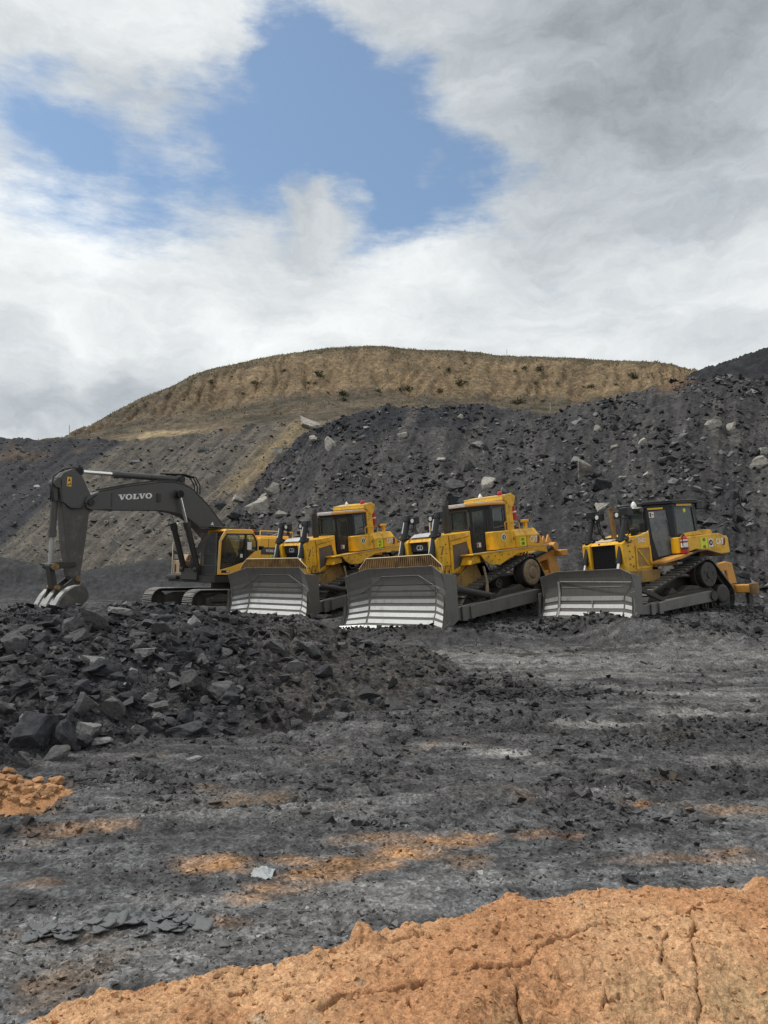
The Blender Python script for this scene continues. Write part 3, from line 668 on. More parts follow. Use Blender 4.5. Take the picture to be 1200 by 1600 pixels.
def track(parent, circles, yc, width, pitch, key, bars, side, worn='track_worn'):
    C, D, pt = hull_path([(x, z, r) for x, z, r in circles], pitch)
    tr = MB()
    inner = [(x, z) for x, z in C]; n = len(inner)
    # link chain: a band just under the shoes
    rows = []
    for off in (.0, -.09):
        rows.append([(C[i][0]+(-(-D[i][1]))*0+(D[i][1]/pt)*off*1.0, C[i][1]+(-D[i][0]/pt)*off) for i in range(n)])
    for ys in ((yc-.13, yc-.05), (yc+.05, yc+.13)):
        V = []; 
        for r in rows:
            for y in ys: V += [(x, y, z) for x, z in r]
        idx = lambda a, i: a*n+i % n
        F = []
        for i in range(n): F += [(idx(0, i), idx(0, i+1), idx(1, i+1), idx(1, i)), (idx(2, i), idx(3, i), idx(3, i+1), idx(2, i+1)), (idx(0, i), idx(2, i), idx(2, i+1), idx(0, i+1)), (idx(1, i), idx(1, i+1), idx(3, i+1), idx(3, i))]
        tr.add(V, F)
    t = tr.build('track', M['track'], parent)
    me = shoe_mesh(key, pt, width, bars, worn)
    for i in range(n):
        o = bpy.data.objects.new('track_shoe', me); COL.objects.link(o); o.parent = t
        dx, dz = D[i]/np.hypot(*D[i]); nx, nz = dz, -dx      # outward normal of a counter-clockwise loop
        o.location = (C[i][0]+nx*.014, yc, C[i][1]+nz*.014)
        o.rotation_euler = (0, math.atan2(-dz, dx)+math.pi, 0)  # local +z to the outside
    return t
def wheel(name, mat, parent, c, r, w, prof=None):
    pr = prof or [(r, -w/2), (r, w/2), (r*.8, w/2), (r*.76, w/2-.03), (r*.35, w/2-.03), (r*.3, w/2+.02), (.01, w/2+.02)]
    return part(name, mat, parent, lambda m: m.lathe([(.01, pr[0][1])]+pr, c), 0)
def bolts(parent, pts, axis, r=.018, mat='steel_dark'):
    for p in pts:
        q = Vector(p)+Vector(axis)*.014
        part('bolt', mat, parent, lambda m: m.tube(p, q, r, n=6), 0)
def pane(name, parent, poly, y0, y1, mat='glass'):
    return part(name, mat, parent, lambda m: m.prism(poly, y0, y1), 0)
def frame(m, outer, inner, a, b):
    """flat frame (outer ring with a hole) extruded along y; outer and inner have the same number of corners"""
    n = len(outer)
    for i in range(n):
        j = (i+1) % n; m.prism([outer[i], outer[j], inner[j], inner[i]], a, b)
def inset(poly, k):
    cx = sum(p[0] for p in poly)/len(poly); cz = sum(p[1] for p in poly)/len(poly)
    w = max(p[0] for p in poly)-min(p[0] for p in poly); h = max(p[1] for p in poly)-min(p[1] for p in poly)
    return [(cx+(x-cx)*(1-2*k/w), cz+(z-cz)*(1-2*k/h)) for x, z in poly]
def lamp_box(parent, c, s, face=(1, 0, 0), name='work_lamp'):
    x, y, z = c
    b = part(name, 'black', parent, lambda m: m.box(x-s*.5, x+s*.5, y-s*.7, y+s*.7, z-s*.6, z+s*.6), .01)
    part('lamp_lens', 'lamp', b, lambda m: m.tube((x+s*.5, y, z), (x+s*.5+.012, y, z), s*.36, n=12), 0)
    return b
# ------------------------------------------------------------------ blade
def blade_assembly(root, hw, wing_y, fwd, prof, ztop_c, ztop_w, edge_h, bars, end_back, liner=None, patch=True):
    """prof: x as a function of height fraction (front face, centre); wings turn forward by fwd at the ends"""
    def X(fr): return np.interp(fr, [p[0] for p in prof], [p[1] for p in prof])
    def off(y): return fwd*max(0, (abs(y)-wing_y)/(hw-wing_y))
    def ztop(y): return ztop_c if abs(y) <= wing_y else lerp(ztop_c, ztop_w, (abs(y)-wing_y)/(hw-wing_y))
    def F(y, fr, o=0): return (X(fr)+off(y)+o, y, fr*ztop(y))
    ys = [-hw, -wing_y, 0, wing_y, hw]
    fr = [i/14 for i in range(15)]
    bl = part('blade', 'moldboard', root, lambda m: m.sheet([[F(y, f) for y in ys] for f in fr], (-.05, 0, 0), False), .006)
    # box back of the moldboard and end plates
    part('blade_back', 'steel_dark', bl, lambda m: (m.box(X(.5)-.32, X(.5)-.055, -hw*.9, hw*.9, .32, ztop_c*.72), m.box(X(.5)-.2, X(.5)-.056, -hw*.93, hw*.93, ztop_c*.75, ztop_c*.86)), .02)
    for sg in (-1, 1):
        y0, y1 = sg*(hw-.005), sg*(hw+.045)
        poly = [(F(hw, f)[0]+.03, F(hw, f)[2]) for f in fr[1:]]+end_back
        e = part('end_plate', 'moldboard', bl, lambda m: m.prism(poly, y0, y1), .006)
        zt = ztop_w*.66
        part('wear_block', 'moldboard', e if False else bl, lambda m: m.prism([(F(hw, .08)[0]+.055, .1), (F(hw, .62)[0]+.055, zt), (end_back[-1][0]+.12, zt-.02), (end_back[-1][0]+.1, .2)], sg*(hw+.046), sg*(hw+.075)), .008)
        part('end_skid', 'moldboard', bl, lambda m: m.prism([(F(hw, .0)[0]+.06, .02), (F(hw, .06)[0]+.05, .13), (end_back[-1][0], .34), (end_back[-1][0]-.05, .24)], sg*(hw+.01), sg*(hw+.09)), .008)
    # bright horizontal wear bars, split at the wing joints
    for a, b, mat in bars:
        for (ya, yb) in ((-hw+.02, -wing_y-.035), (-wing_y+.035, wing_y-.03), (wing_y+.03, hw-.02)):
            part('wear_bar', mat, bl, lambda m: m.sheet([[F(ya, f, .003), F(yb, f, .003)] for f in (a, b)], (.014, 0, 0), False), .002)
    # cutting edge plates and end bits with bolt heads
    def Ed(y, t): return (X(0)+off(y)+.02+lerp(-.03, .16, t)*1.0, y, lerp(edge_h, -.03, t))
    for ya, yb in ((-wing_y+.01, -.01), (.01, wing_y-.01)):
        ce = part('cutting_edge', 'worn', bl, lambda m: m.sheet([[Ed(ya, t), Ed(yb, t)] for t in (0, 1)], (-.035, 0, -.01), False), .003)
        nb = 8
        for k in range(nb):
            y = lerp(ya, yb, (k+.5)/nb); p = Vector(Ed(y, .45)); bolts(ce, [p], (.7, 0, .7), .022, 'darkprint')
    for sg in (-1, 1):
        ya, yb = sg*(wing_y+.01), sg*(hw+.10)
        eb = part('end_bit', 'worn', bl, lambda m: m.sheet([[Ed(ya, t), Ed(yb, t)] for t in (0, 1)], (-.035, 0, -.01), False), .003)
        for k in range(4):
            for t in (.3, .6): bolts(eb, [Vector(Ed(lerp(ya, yb, .25+.17*k), t))], (.7, 0, .7), .02, 'darkprint')
    if liner:
        part('liner_plate', 'moldboard', bl, lambda m: (lambda P: [m.rod([F(*P[i], .008), F(*P[i+1], .008)], .012, 5) for i in range(len(P)-1)])(liner), 0)
    return bl, F
def lift_cylinders(root, y, top, mid, low, r, box, lampz, bar=True):
    for sg in (-1, 1):
        t, mdl, lw = [Vector((q[0], sg*y, q[1])) for q in (top, mid, low)]
        d = (lw-t).normalized()
        c = part('lift_cylinder', 'black', root, lambda m: (m.tube(t, mdl, r, n=16), m.tube(t+d*.03, t+d*.14, r*1.25, n=16), m.tube(mdl-d*.1, mdl, r*1.2, n=16)), 0)
        part('rod', 'chrome', c, lambda m: m.tube(mdl, lw, r*.55, n=12), 0)
        if bar: part('pale_tube', 'worn', c, lambda m: (m.tube(t+Vector((r*.72, -r*.8, 0))+d*.16, t+Vector((r*.72, -r*.8, 0))+d*.5, r*.24, n=8), m.tube(t+Vector((r*.72, -r*.8, 0))+d*.74, mdl+Vector((r*.72, -r*.8, 0)), r*.24, n=8)), 0)  # slim pale tube along the cylinder front, in two lengths
        k = t+(mdl-t)*.5
        part('yoke', 'black', root, lambda m: (m.tube(k-d*.09, k+d*.09, r*1.55, n=12), m.box(k.x-.16, k.x+.02, k.y-.11, k.y+.11, k.z-.07, k.z+.05), m.tube((k.x, k.y-.19, k.z-.03), (k.x, k.y+.19, k.z-.03), .05, n=10)), .008)
        part('top_bracket', 'black', root, lambda m: m.box(t.x-box[0], t.x+box[0]*.6, t.y-box[1], t.y+box[1], t.z-box[2], t.z+.05), .012)
        lamp_box(root, (t.x-.02, t.y-sg*.24, lampz), .17)
        part('hose', 'rubber', root, lambda m: [m.rod([(t.x-.08, t.y-sg*dy, t.z-.1), (t.x-.05, t.y-sg*(dy+.05), t.z-.35), (t.x-.12, t.y-sg*(dy+.12), t.z-.6), (t.x-.35, t.y-sg*(dy+.12), t.z-.72)], .018, 6) for dy in (.1, .17)], 0)
# ================================================================== large bulldozer (two of them)
def big_dozer():
    r = thing('bulldozer', 'D2', 'muddy yellow bulldozer in the middle of the row, ripper half hidden by the rightmost machine', 'bulldozer', 'bulldozers parked in a row')
    # running gear
    gear = [(1.62, .44, .415), (-1.58, .44, .415), (-1.07, 1.19, .455)]
    for sg in (1, -1):
        y = sg*1.04
        track(r, gear, y, .56, .203, 'big', [(-.08, .058)], sg)
        sp = wheel('sprocket', 'track', r, (-1.07, y+sg*.02, 1.19), .43, .16)
        part('hub_barrel', 'track', sp, lambda m: m.lathe([(.01, sg*.05), (.41, sg*.05), (.41, sg*.27), (.40, sg*.29), (.01, sg*.29)], (-1.07, y, 1.19)), 0)
        part('hub', 'hub', sp, lambda m: m.lathe([(.01, sg*.2905), (.385, sg*.2905), (.36, sg*.325), (.25, sg*.335), (.235, sg*.315), (.17, sg*.315), (.15, sg*.36), (.10, sg*.37), (.01, sg*.37)], (-1.07, y, 1.19)), 0)
        for k in range(10):
            a = 2*math.pi*k/10; bolts(sp, [(-1.07+.3*math.cos(a), y+sg*.335, 1.19+.3*math.sin(a))], (0, sg*1.2, 0), .022, 'hub')
        for x in (1.62, -1.58): wheel('idler', 'track', r, (x, y, .44), .37, .2)
        part('track_frame', 'mud', r, lambda m: (m.prism([(1.45, .30), (1.45, .56), (.9, .70), (-1.0, .74), (-1.4, .6), (-1.4, .30)], y-.16, y+.20), m.prism([(.5, .66), (.2, .84), (-.2, .8), (-.6, .9), (-.9, .72)], y-.1, y+.2)), .03)
        for k in range(6): wheel('track_roller', 'track', r, (-1.15+k*.46, y, .24), .15, .34)
        wheel('carrier_roller', 'track', r, (.35, y+sg*.05, 1.0), .13, .3)
    part('belly_pan', 'steel_dark', r, lambda m: m.box(-1.8, 1.7, -.72, .72, .62, 1.15), .03)
    # blade
    prof = [(0, 3.33), (.12, 3.22), (.3, 3.08), (.5, 3.01), (.7, 2.99), (.88, 3.03), (1, 3.09)]
    bars = [(.03, .085, 'worn'), (.125, .185, 'worn'), (.225, .285, 'worn'), (.325, .385, 'worn'), (.435, .49, 'worn_dull'), (.54, .59, 'moldboard'), (.63, .70, 'moldboard')]
    bl, F = blade_assembly(r, 1.95, 1.34, .30, prof, 1.74, 1.56, .17, bars, [(2.88, 1.46), (2.92, .32), (3.3, .12)], liner=[(-1.6, .62), (-.75, .86), (.75, .86), (1.6, .68)])
    part('seam', 'steel_dark', bl, lambda m: m.rod([F(-1.25, .72, .006), F(1.3, .72, .006)], .010, 5), 0)
    sg_ = part('spill_guard', 'rust', r, lambda m: m.prism([(-1.72, 1.66), (-1.34, 1.745), (1.34, 1.745), (1.72, 1.66), (1.66, 1.76), (1.3, 2.02), (-1.3, 2.02), (-1.66, 1.76)], 3.03, 3.05, 'x'), .004)
    for k in range(42):
        y = -1.6+k*3.2/41; zt = 2.02 if abs(y) < 1.3 else lerp(2.02, 1.76, (abs(y)-1.3)/.36)
        part('guard_bar', 'rust', sg_, lambda m: m.box(3.052, 3.085, y-.016, y+.016, 1.745 if abs(y) < 1.34 else 1.70, zt-.01), 0)
    part('guard_rim', 'cream', sg_, lambda m: m.rod([(3.06, -1.68, 1.74), (3.06, -1.31, 2.03), (3.06, 1.31, 2.03), (3.06, 1.68, 1.74), (3.06, 1.7, 1.58)], .016, 6), 0)
    # push arms, braces
    for sg in (1, -1):
        arm = part('push_arm', 'moldboard', r, lambda m: (m.prism([(2.95, .25), (2.95, .58), (2.2, .60), (-.75, .72), (-1.02, .64), (-1.02, .44), (-.75, .36), (2.2, .24)], sg*1.48, sg*1.72), m.box(2.35, 2.55, sg*1.725, sg*1.79, .22, .62), m.box(2.05, 2.2, sg*1.725, sg*1.78, .24, .6)), .015)
        part('trunnion', 'steel_dark', arm, lambda m: (m.lathe([(.01, 0), (.15, 0), (.15, .05), (.09, .05), (.09, .07), (.01, .07)], (-.85, sg*1.72 if sg > 0 else -1.79, .55)),), 0)
        br = part('tilt_cylinder', 'steel_dark', r, lambda m: (m.tube((2.3, sg*1.52, 1.02), (1.15, sg*1.56, .74), .095, n=14), m.tube((2.45, sg*1.52, 1.06), (2.28, sg*1.52, 1.015), .125, n=14), m.box(1.0, 1.25, sg*1.47, sg*1.65, .6, .8)), .01)
        part('rod', 'worn_dull', br, lambda m: m.tube((2.45, sg*1.52, 1.06), (2.85, sg*1.52, 1.14), .06, n=12), 0)
        part('strut', 'hub', r, lambda m: m.prism([(1.05, .62), (1.22, .62), (1.10, 1.1), (1.18, 1.55), (1.12, 1.55), (1.03, 1.1)], sg*1.40, sg*1.44), .004)
    # nose
    nose = part('radiator_guard', 'yellow', r, lambda m: (m.prism([(2.22, 1.0), (2.24, 2.38), (2.12, 2.50), (1.76, 2.52), (1.74, 1.0)], -.76, -.40), m.prism([(2.22, 1.0), (2.24, 2.38), (2.12, 2.50), (1.76, 2.52), (1.74, 1.0)], .40, .76), m.box(1.76, 2.2, -.399, .399, .95, 1.25), m.prism([(2.2, 2.36), (2.1, 2.495), (1.76, 2.515), (1.76, 2.36)], -.399, .399)), .015)
    part('grille', 'grille', nose, lambda m: [m.box(2.02, 2.06, -.398, .398, 1.26, 2.355)]+[m.box(2.061, 2.085, -.39, .39, 1.29+k*.075, 1.31+k*.075) for k in range(14)], 0)
    part('grille_badge_panel', 'grille', nose, lambda m: m.box(2.09, 2.15, -.36, .36, 2.1, 2.35), .006)
    lettering('emblem', 'CD', 'silver', nose, (2.154, .02-.16, 2.14), (0, 1, 0), (0, 0, 1), .15, .26, .03)
    part('hood_cap', 'silver', r, lambda m: m.prism([(2.16, 2.50), (1.95, 2.60), (1.76, 2.62), (1.76, 2.524), (2.1, 2.505)], -.38, .38), .01)
    part('hood', 'yellow', r, lambda m: (m.prism([(1.757, 1.4), (1.757, 2.515), (.76, 2.57), (.76, 1.4)], -.70, .70), m.box(.43, .757, -.36, .36, 1.4, 2.56)), .02)
    part('deck', 'yellow_dirty', r, lambda m: (m.box(-.1, .76, .3, .80, 1.80, 1.855), m.box(-.1, .76, -.80, -.3, 1.80, 1.855)), .008)
    for sg in (1, -1):
        y = sg*.701
        pnl = part('engine_panel', 'yellow', r, lambda m: frame(m, [(1.72, 1.38), (1.70, 2.3), (.88, 2.40), (.76, 1.72)], [(1.62, 1.50), (1.60, 2.20), (1.00, 2.28), (.88, 1.78)], y, y+sg*.045), .006)
        part('panel_mesh', 'mesh', pnl, lambda m: m.prism([(1.62, 1.50), (1.60, 2.20), (1.00, 2.28), (.88, 1.78)], y, y+sg*.02), 0)
        part('latch', 'yellow', pnl, lambda m: m.box(.90, .95, y+sg*.046, y+sg*.075, 1.92, 2.06), .005)
        part('top_panel', 'yellow', r, lambda m: m.prism([(1.70, 2.33), (1.72, 2.50), (.86, 2.55), (.86, 2.43)], y, y+sg*.04), .006)
        part('lower_guard', 'yellow_dirty', r, lambda m: m.prism([(1.9, .95), (1.78, 1.36), (1.5, 1.3), (1.0, 1.64), (.72, 1.62), (.55, 1.2), (.75, .95)], sg*.60, sg*.80), .015)
        part('step', 'steel_dark', r, lambda m: m.box(1.75, 2.1, sg*.78, sg*1.0, 1.38, 1.43), .006)
        part('grab_handle', 'rust', r, lambda m: m.rod([(2.05, sg*.78, 1.45), (2.05, sg*.84, 1.66), (1.86, sg*.84, 1.66), (1.86, sg*.78, 1.45)], .018, 6), 0)
        bolts(nose, [(1.9, sg*.76, z) for z in (1.5, 1.75, 2.0, 2.25)]+[(2.12, sg*.76, z) for z in (1.6, 1.9, 2.2)], (0, sg, 0), .022, 'rust')
    part('slot', 'rust', nose, lambda m: m.prism([(2.12, 1.98), (2.02, 2.22), (1.97, 2.20), (2.07, 1.96)], .761, .766), 0)
    part('exhaust_stack', 'steel_dark', r, lambda m: (m.tube((1.15, .16, 2.5), (1.15, .16, 3.36), .10, n=14), m.tube((1.15, .16, 3.33), (1.10, .16, 3.50), .08, n=14), m.tube((1.15, .16, 2.62), (1.15, .16, 3.05), .13, n=14)), 0)
    part('pre_cleaner', 'black', r, lambda m: m.lathe([(.01, 0), (.07, 0), (.07, .18), (.16, .2), (.16, .32), (.10, .36), (.01, .36)], (1.35, -.35, 2.5), 'z', 16), 0)
    part('hood_rail', 'cream', r, lambda m: m.rod([(1.6, -.1, 2.5), (1.58, -.1, 2.95), (1.5, -.06, 3.04), (1.42, 0, 2.98), (1.4, 0, 2.55)], .02, 6), 0)
    lift_cylinders(r, .61, (1.94, 3.12), (2.33, 1.95), (2.75, .75), .082, (.09, .12, .16), 3.0)
    # cab: narrow front, doors set at an angle, rear sides straight
    FR, BP, RE = (.42, .40), (-.05, .82), (-.76, .82)
    plan = [FR, BP, RE, (RE[0], -RE[1]), (BP[0], -BP[1]), (FR[0], -FR[1])]
    def post(m, x, y, z0, z1, k=.035): m.box(x-k, x+k, y-k, y+k, z0, z1)
    cab = part('cab', 'black', r, lambda m: (m.prism(plan, 1.86, 1.95, 'z'), m.prism([(x*1.01, y*.99) for x, y in plan], 3.2, 3.27, 'z'),
        [(post(m, FR[0]-.03, s*(FR[1]-.02), 1.951, 3.199), post(m, BP[0], s*(BP[1]-.05), 1.951, 3.199, .045), post(m, RE[0]+.05, s*(RE[1]-.04), 1.951, 3.199)) for s in (1, -1)],
        m.box(FR[0]-.05, FR[0]-.005, -.345, .345, 1.951, 2.60), m.box(RE[0]+.02, RE[0]+.06, -.74, .74, 1.951, 2.5)), .008)
    L = math.hypot(FR[0]-BP[0], FR[1]-BP[1])
    def planar(name, mat, parent, sg, fn, bevel=.006):
        m = MB(); fn(m); dx, dy = (BP[0]-FR[0])/L, (BP[1]-FR[1])/L
        m.v = [(FR[0]+dx*u+dy*w_, sg*(FR[1]+dy*u-dx*w_), z) for u, w_, z in m.v]
        return m.build(name, M[mat], parent, bevel)
    for sg in (1, -1):
        di = [(.10, 2.3), (.08, 3.12), (.40, 3.14), (.45, 2.3), (.34, 2.03), (.14, 2.04)]
        planar('door', 'black', cab, sg, lambda m: frame(m, [(.0, 2.3), (.0, 3.2), (L, 3.2), (L, 2.3), (L, 1.93), (.0, 1.93)], di, .0, .04))
        planar('door_glass', 'glass', cab, sg, lambda m: m.prism(inset(di, -.01), .008, .02), 0)
        planar('door_trim', 'graphite', cab, sg, lambda m: m.rod([(u, .042, z) for u, z in di+di[:1]], .011, 5), 0)
        planar('door_rail', 'steel_dark', cab, sg, lambda m: m.rod([(.5, .05, 2.2), (.5, .09, 2.35), (.5, .09, 2.75), (.5, .05, 2.85)], .013, 6), 0)
        y = sg*.82
        pane('side_window', cab, [(-.10, 2.55), (-.10, 3.2), (-.70, 3.2), (-.70, 2.57)], y-sg*.03, y-sg*.018)
        part('window_sill', 'black', cab, lambda m: m.prism([(-.05, 1.96), (-.05, 2.54), (-.74, 2.58), (-.74, 1.96)], sg*.76, sg*.822), .006)
        part('window_frame', 'graphite', cab, lambda m: frame(m, [(-.11, 2.57), (-.11, 3.18), (-.62, 3.22), (-.64, 2.62)], [(-.14, 2.61), (-.14, 3.14), (-.59, 3.18), (-.61, 2.66)], y-sg*.017, y+sg*.005), .004)
    part('door_notice', 'white', cab, lambda m: m.add([(FR[0]+(BP[0]-FR[0])/L*u+(BP[1]-FR[1])/L*.026, FR[1]+(BP[1]-FR[1])/L*u-(BP[0]-FR[0])/L*.026, z) for u, z in ((.15, 2.07), (.27, 2.07), (.27, 2.20), (.15, 2.20))], [(0, 1, 2, 3)]), 0)
    part('notice_mark', 'redmark', cab, lambda m: m.add([(FR[0]+(BP[0]-FR[0])/L*u+(BP[1]-FR[1])/L*.028, FR[1]+(BP[1]-FR[1])/L*u-(BP[0]-FR[0])/L*.028, z) for u, z in ((.16, 2.08), (.20, 2.08), (.20, 2.19), (.16, 2.19))], [(0, 1, 2, 3)]), 0)
    part('windscreen', 'glass', cab, lambda m: m.box(FR[0]-.03, FR[0]-.018, -.345, .345, 2.60, 3.2), 0)
    part('windscreen_frame', 'graphite', cab, lambda m: (m.box(FR[0]-.004, FR[0]+.012, -.36, -.33, 2.6, 3.2), m.box(FR[0]-.004, FR[0]+.012, .33, .36, 2.6, 3.2), m.box(FR[0]-.004, FR[0]+.012, -.329, .329, 2.6, 2.63), m.box(FR[0]-.004, FR[0]+.012, -.329, .329, 3.16, 3.2)), 0)
    part('rear_window', 'glass', cab, lambda m: m.box(RE[0]+.03, RE[0]+.042, -.7, .7, 2.5, 3.2), 0)
    part('mirror', 'graphite', cab, lambda m: (m.box(.52, .55, .42, .50, 2.68, 3.05), m.rod([(.4, .40, 3.1), (.53, .46, 3.1), (.53, .46, 3.02)], .012, 5)), .004)
    part('seat', 'seat', cab, lambda m: (m.box(-.45, .05, -.28, .28, 2.2, 2.36), m.prism([(-.55, 2.3), (-.42, 2.3), (-.48, 3.0), (-.58, 3.0)], -.26, .26), m.box(-.35, -.1, -.2, .2, 1.95, 2.2)), .03)
    part('console', 'seat', cab, lambda m: (m.box(.15, .35, -.3, .3, 1.95, 2.5), m.box(-.4, .0, .34, .5, 1.95, 2.45), m.box(-.4, .0, -.5, -.34, 1.95, 2.45)), .02)
    part('cab_roof', 'orange_paint', cab, lambda m: m.prism([(.56, .40), (.0, .88), (-.74, .88), (-.74, -.88), (.0, -.88), (.56, -.40)], 3.275, 3.35, 'z'), .015)
    part('roof_cap', 'silver', cab, lambda m: m.prism([(.52, .36), (-.02, .82), (-.70, .82), (-.70, -.82), (-.02, -.82), (.52, -.36)], 3.352, 3.385, 'z'), .01)
    part('roof_trim', 'silver', cab, lambda m: m.box(.562, .575, -.40, .40, 3.285, 3.345), .004)
    # two-post rollover bar behind the cab
    rp = part('rollover_bar', 'yellow', r, lambda m: m.prism([(-.70, 3.41), (-.72, 3.54), (-1.12, 3.60), (-1.30, 3.52), (-1.28, 3.38), (-1.14, 3.18), (-.98, 3.18), (-.84, 3.36)], -.80, .80), .02)
    for sg in (1, -1): part('rollover_post', 'yellow', rp, lambda m: m.prism([(-.80, 3.3), (-.82, 2.5), (-.78, 1.95), (-1.16, 1.95), (-1.12, 3.3)], sg*.60, sg*.79), .02)
    part('bar_rim', 'cream', rp, lambda m: m.rod([(-.715, -.79, 3.548), (-.715, .79, 3.548), (-1.12, .80, 3.608)], .010, 5), 0)
    part('antenna_dome', 'white', rp, lambda m: m.lathe([(.07, 0), (.065, .05), (.035, .10), (.015, .13), (.005, .14)], (-.95, -.30, 3.57), 'z', 12), 0)
    part('beacon', 'red', rp, lambda m: m.lathe([(.08, 0), (.085, .05), (.07, .1), (.02, .13)], (-1.0, .45, 3.58), 'z', 12), 0)
    part('rear_lamp', 'graphite', rp, lambda m: (m.tube((-1.3, .68, 3.50), (-1.3, .68, 3.62), .03, n=8), m.box(-1.38, -1.28, .62, .76, 3.60, 3.70)), .006)
    part('suppressant_bottle', 'red', rp, lambda m: (m.tube((-1.26, .70, 2.80), (-1.22, .70, 3.22), .10, n=14), m.tube((-1.22, .70, 3.22), (-1.215, .70, 3.29), .045, n=10)), 0)
    part('bottle_label', 'white', rp, lambda m: m.tube((-1.243, .70, 3.02), (-1.24, .70, 3.06), .104, n=14), 0)
    # side tank, rear tank, fenders
    for sg in (1, -1):
        part('side_tank', 'yellow', r, lambda m: m.prism([(.28, sg*.81), (.28, sg*1.12), (.20, sg*1.20), (-.42, sg*1.20), (-.42, sg*.81)], 1.955, 2.49, 'z'), .02)
        fd = part('fender', 'yellow', r, lambda m: (m.prism([(1.40, 1.87), (1.40, 1.91), (-1.9, 1.95), (-1.9, 1.91)], sg*.80, sg*1.32), m.prism([(1.1, 1.87), (-1.9, 1.905), (-1.98, 1.72), (-1.35, 1.82), (-.5, 1.79), (.28, 1.54), (.72, 1.56), (.95, 1.70)], sg*1.27, sg*1.315)), .008)
        bolts(fd, [(x, sg*1.315, 1.80-.0*x) for x in (.8, .5, .2, -.1)]+[(x, sg*1.315, 1.68) for x in (.65, .35)], (0, sg, 0), .02, 'rust')
        part('fender_edge', 'cream', fd, lambda m: m.rod([(1.4, sg*1.322, 1.915), (-1.9, sg*1.322, 1.955)], .011, 5), 0)
        part('valve_cluster', 'steel_dark', r, lambda m: (m.box(.75, 1.05, sg*.85, sg*1.1, 1.62, 1.86), m.tube((.95, sg*1.1, 1.72), (.95, sg*1.22, 1.72), .07, n=10), m.rod([(.7, sg*1.2, 1.56), (.7, sg*1.28, 1.42), (.35, sg*1.28, 1.44), (.35, sg*1.2, 1.56)], .022, 6)), .01)
        part('front_step_box', 'yellow', r, lambda m: m.prism([(1.42, 1.62), (1.3, 1.86), (1.0, 1.86), (1.0, 1.66)], sg*.80, sg*1.2), .01)
        part('handrail', 'yellow', r, lambda m: m.rod([(-.5, sg*.95, 2.48), (-.5, sg*.95, 2.72), (-.56, sg*.95, 2.75), (-1.1, sg*.95, 2.73), (-1.16, sg*.95, 2.68), (-1.16, sg*.95, 2.48)], .016, 6), 0)
    rt = part('rear_tank', 'yellow', r, lambda m: m.prism([(1.22, 1.956), (1.22, 2.30), (1.06, 2.50), (-1.06, 2.50), (-1.22, 2.30), (-1.22, 1.956)], -1.155, -1.72, 'x'), .02)
    part('rear_tank_end', 'yellow', rt, lambda m: m.add([(-1.725, y, z) for y, z in [(1.22, 1.956), (1.22, 2.30), (1.06, 2.50), (-1.06, 2.50), (-1.22, 2.30), (-1.22, 1.956)]]+[(-1.98, y, z) for y, z in [(1.15, 1.956), (1.15, 2.15), (1.0, 2.28), (-1.0, 2.28), (-1.15, 2.15), (-1.15, 1.956)]],
         [tuple(range(6)), tuple(range(11, 5, -1))]+[(i, (i+1) % 6, 6+(i+1) % 6, 6+i) for i in range(6)]), .015)
    part('mid_tank', 'yellow', r, lambda m: m.prism([(1.20, 1.956), (1.20, 2.31), (1.04, 2.51), (-1.04, 2.51), (-1.20, 2.31), (-1.20, 1.956)], -.66, -1.145, 'x'), .02)
    part('tank_panel', 'yellow', r, lambda m: m.box(-.655, -.425, -1.17, 1.17, 1.956, 2.47), .02)
    part('tank_cap', 'steel_dark', r, lambda m: m.tube((-1.45, .5, 2.5), (-1.45, .5, 2.6), .09, n=12), 0)
    part('rear_post_lamp', 'yellow', r, lambda m: (m.box(-1.7, -1.6, .75, .85, 2.5, 2.72), m.box(-1.72, -1.56, .70, .9, 2.70, 2.78)), .008)
    part('handle_recess', 'darkprint', r, lambda m: m.prism([(-.56, 2.18), (-.56, 2.28), (-.60, 2.28), (-.60, 2.18)], 1.171, 1.176), 0)
    # markings on the left side
    lettering('lettering', 'CAT', 'white', r, (-1.29, 1.226, 2.07), (-1, 0, 0), (0, 0, 1), .19, .34, .03)
    part('letter_mark', 'redmark', r, lambda m: m.prism([(-1.48, 2.03), (-1.70, 2.03), (-1.74, 2.12), (-1.74, 2.24), (-1.66, 2.27), (-1.62, 2.06)], 1.221, 1.2225), 0)
    part('number_plate', 'lime', r, lambda m: m.box(-1.10, -.80, 1.201, 1.206, 1.99, 2.25), 0)
    part('round_sticker', 'white', r, lambda m: m.tube((-.10, 1.201, 2.3), (-.10, 1.205, 2.3), .105, n=20), 0)
    part('sticker_disc', 'darkprint', r, lambda m: m.tube((-.10, 1.206, 2.3), (-.10, 1.208, 2.3), .078, n=20), 0)
    part('sticker_mark', 'white', r, lambda m: (m.box(-.115, -.085, 1.209, 1.211, 2.25, 2.31), m.tube((-.1, 1.209, 2.33), (-.1, 1.211, 2.33), .02, n=8)), 0)
    lettering('model_number', '8', 'white', r, (.98, .744, 2.46), (-1, 0, 0), (0, 0, 1), .06, .05, .02)
    # ripper
    rip = part('ripper', 'orange_paint', r, lambda m: (m.prism([(-2.0, 1.35), (-2.0, 1.7), (-2.75, 1.9), (-3.15, 2.0), (-3.4, 1.78), (-3.3, 1.5), (-3.55, .85), (-2.95, .85), (-2.85, 1.45)], .28, .62), m.prism([(-2.0, 1.35), (-2.0, 1.7), (-2.75, 1.9), (-3.15, 2.0), (-3.4, 1.78), (-3.3, 1.5), (-3.55, .85), (-2.95, .85), (-2.85, 1.45)], -.62, -.28), m.box(-3.45, -2.9, -.27, .27, .9, 1.5), m.box(-3.6, -3.25, -.9, .9, 1.52, 1.72)), .02)
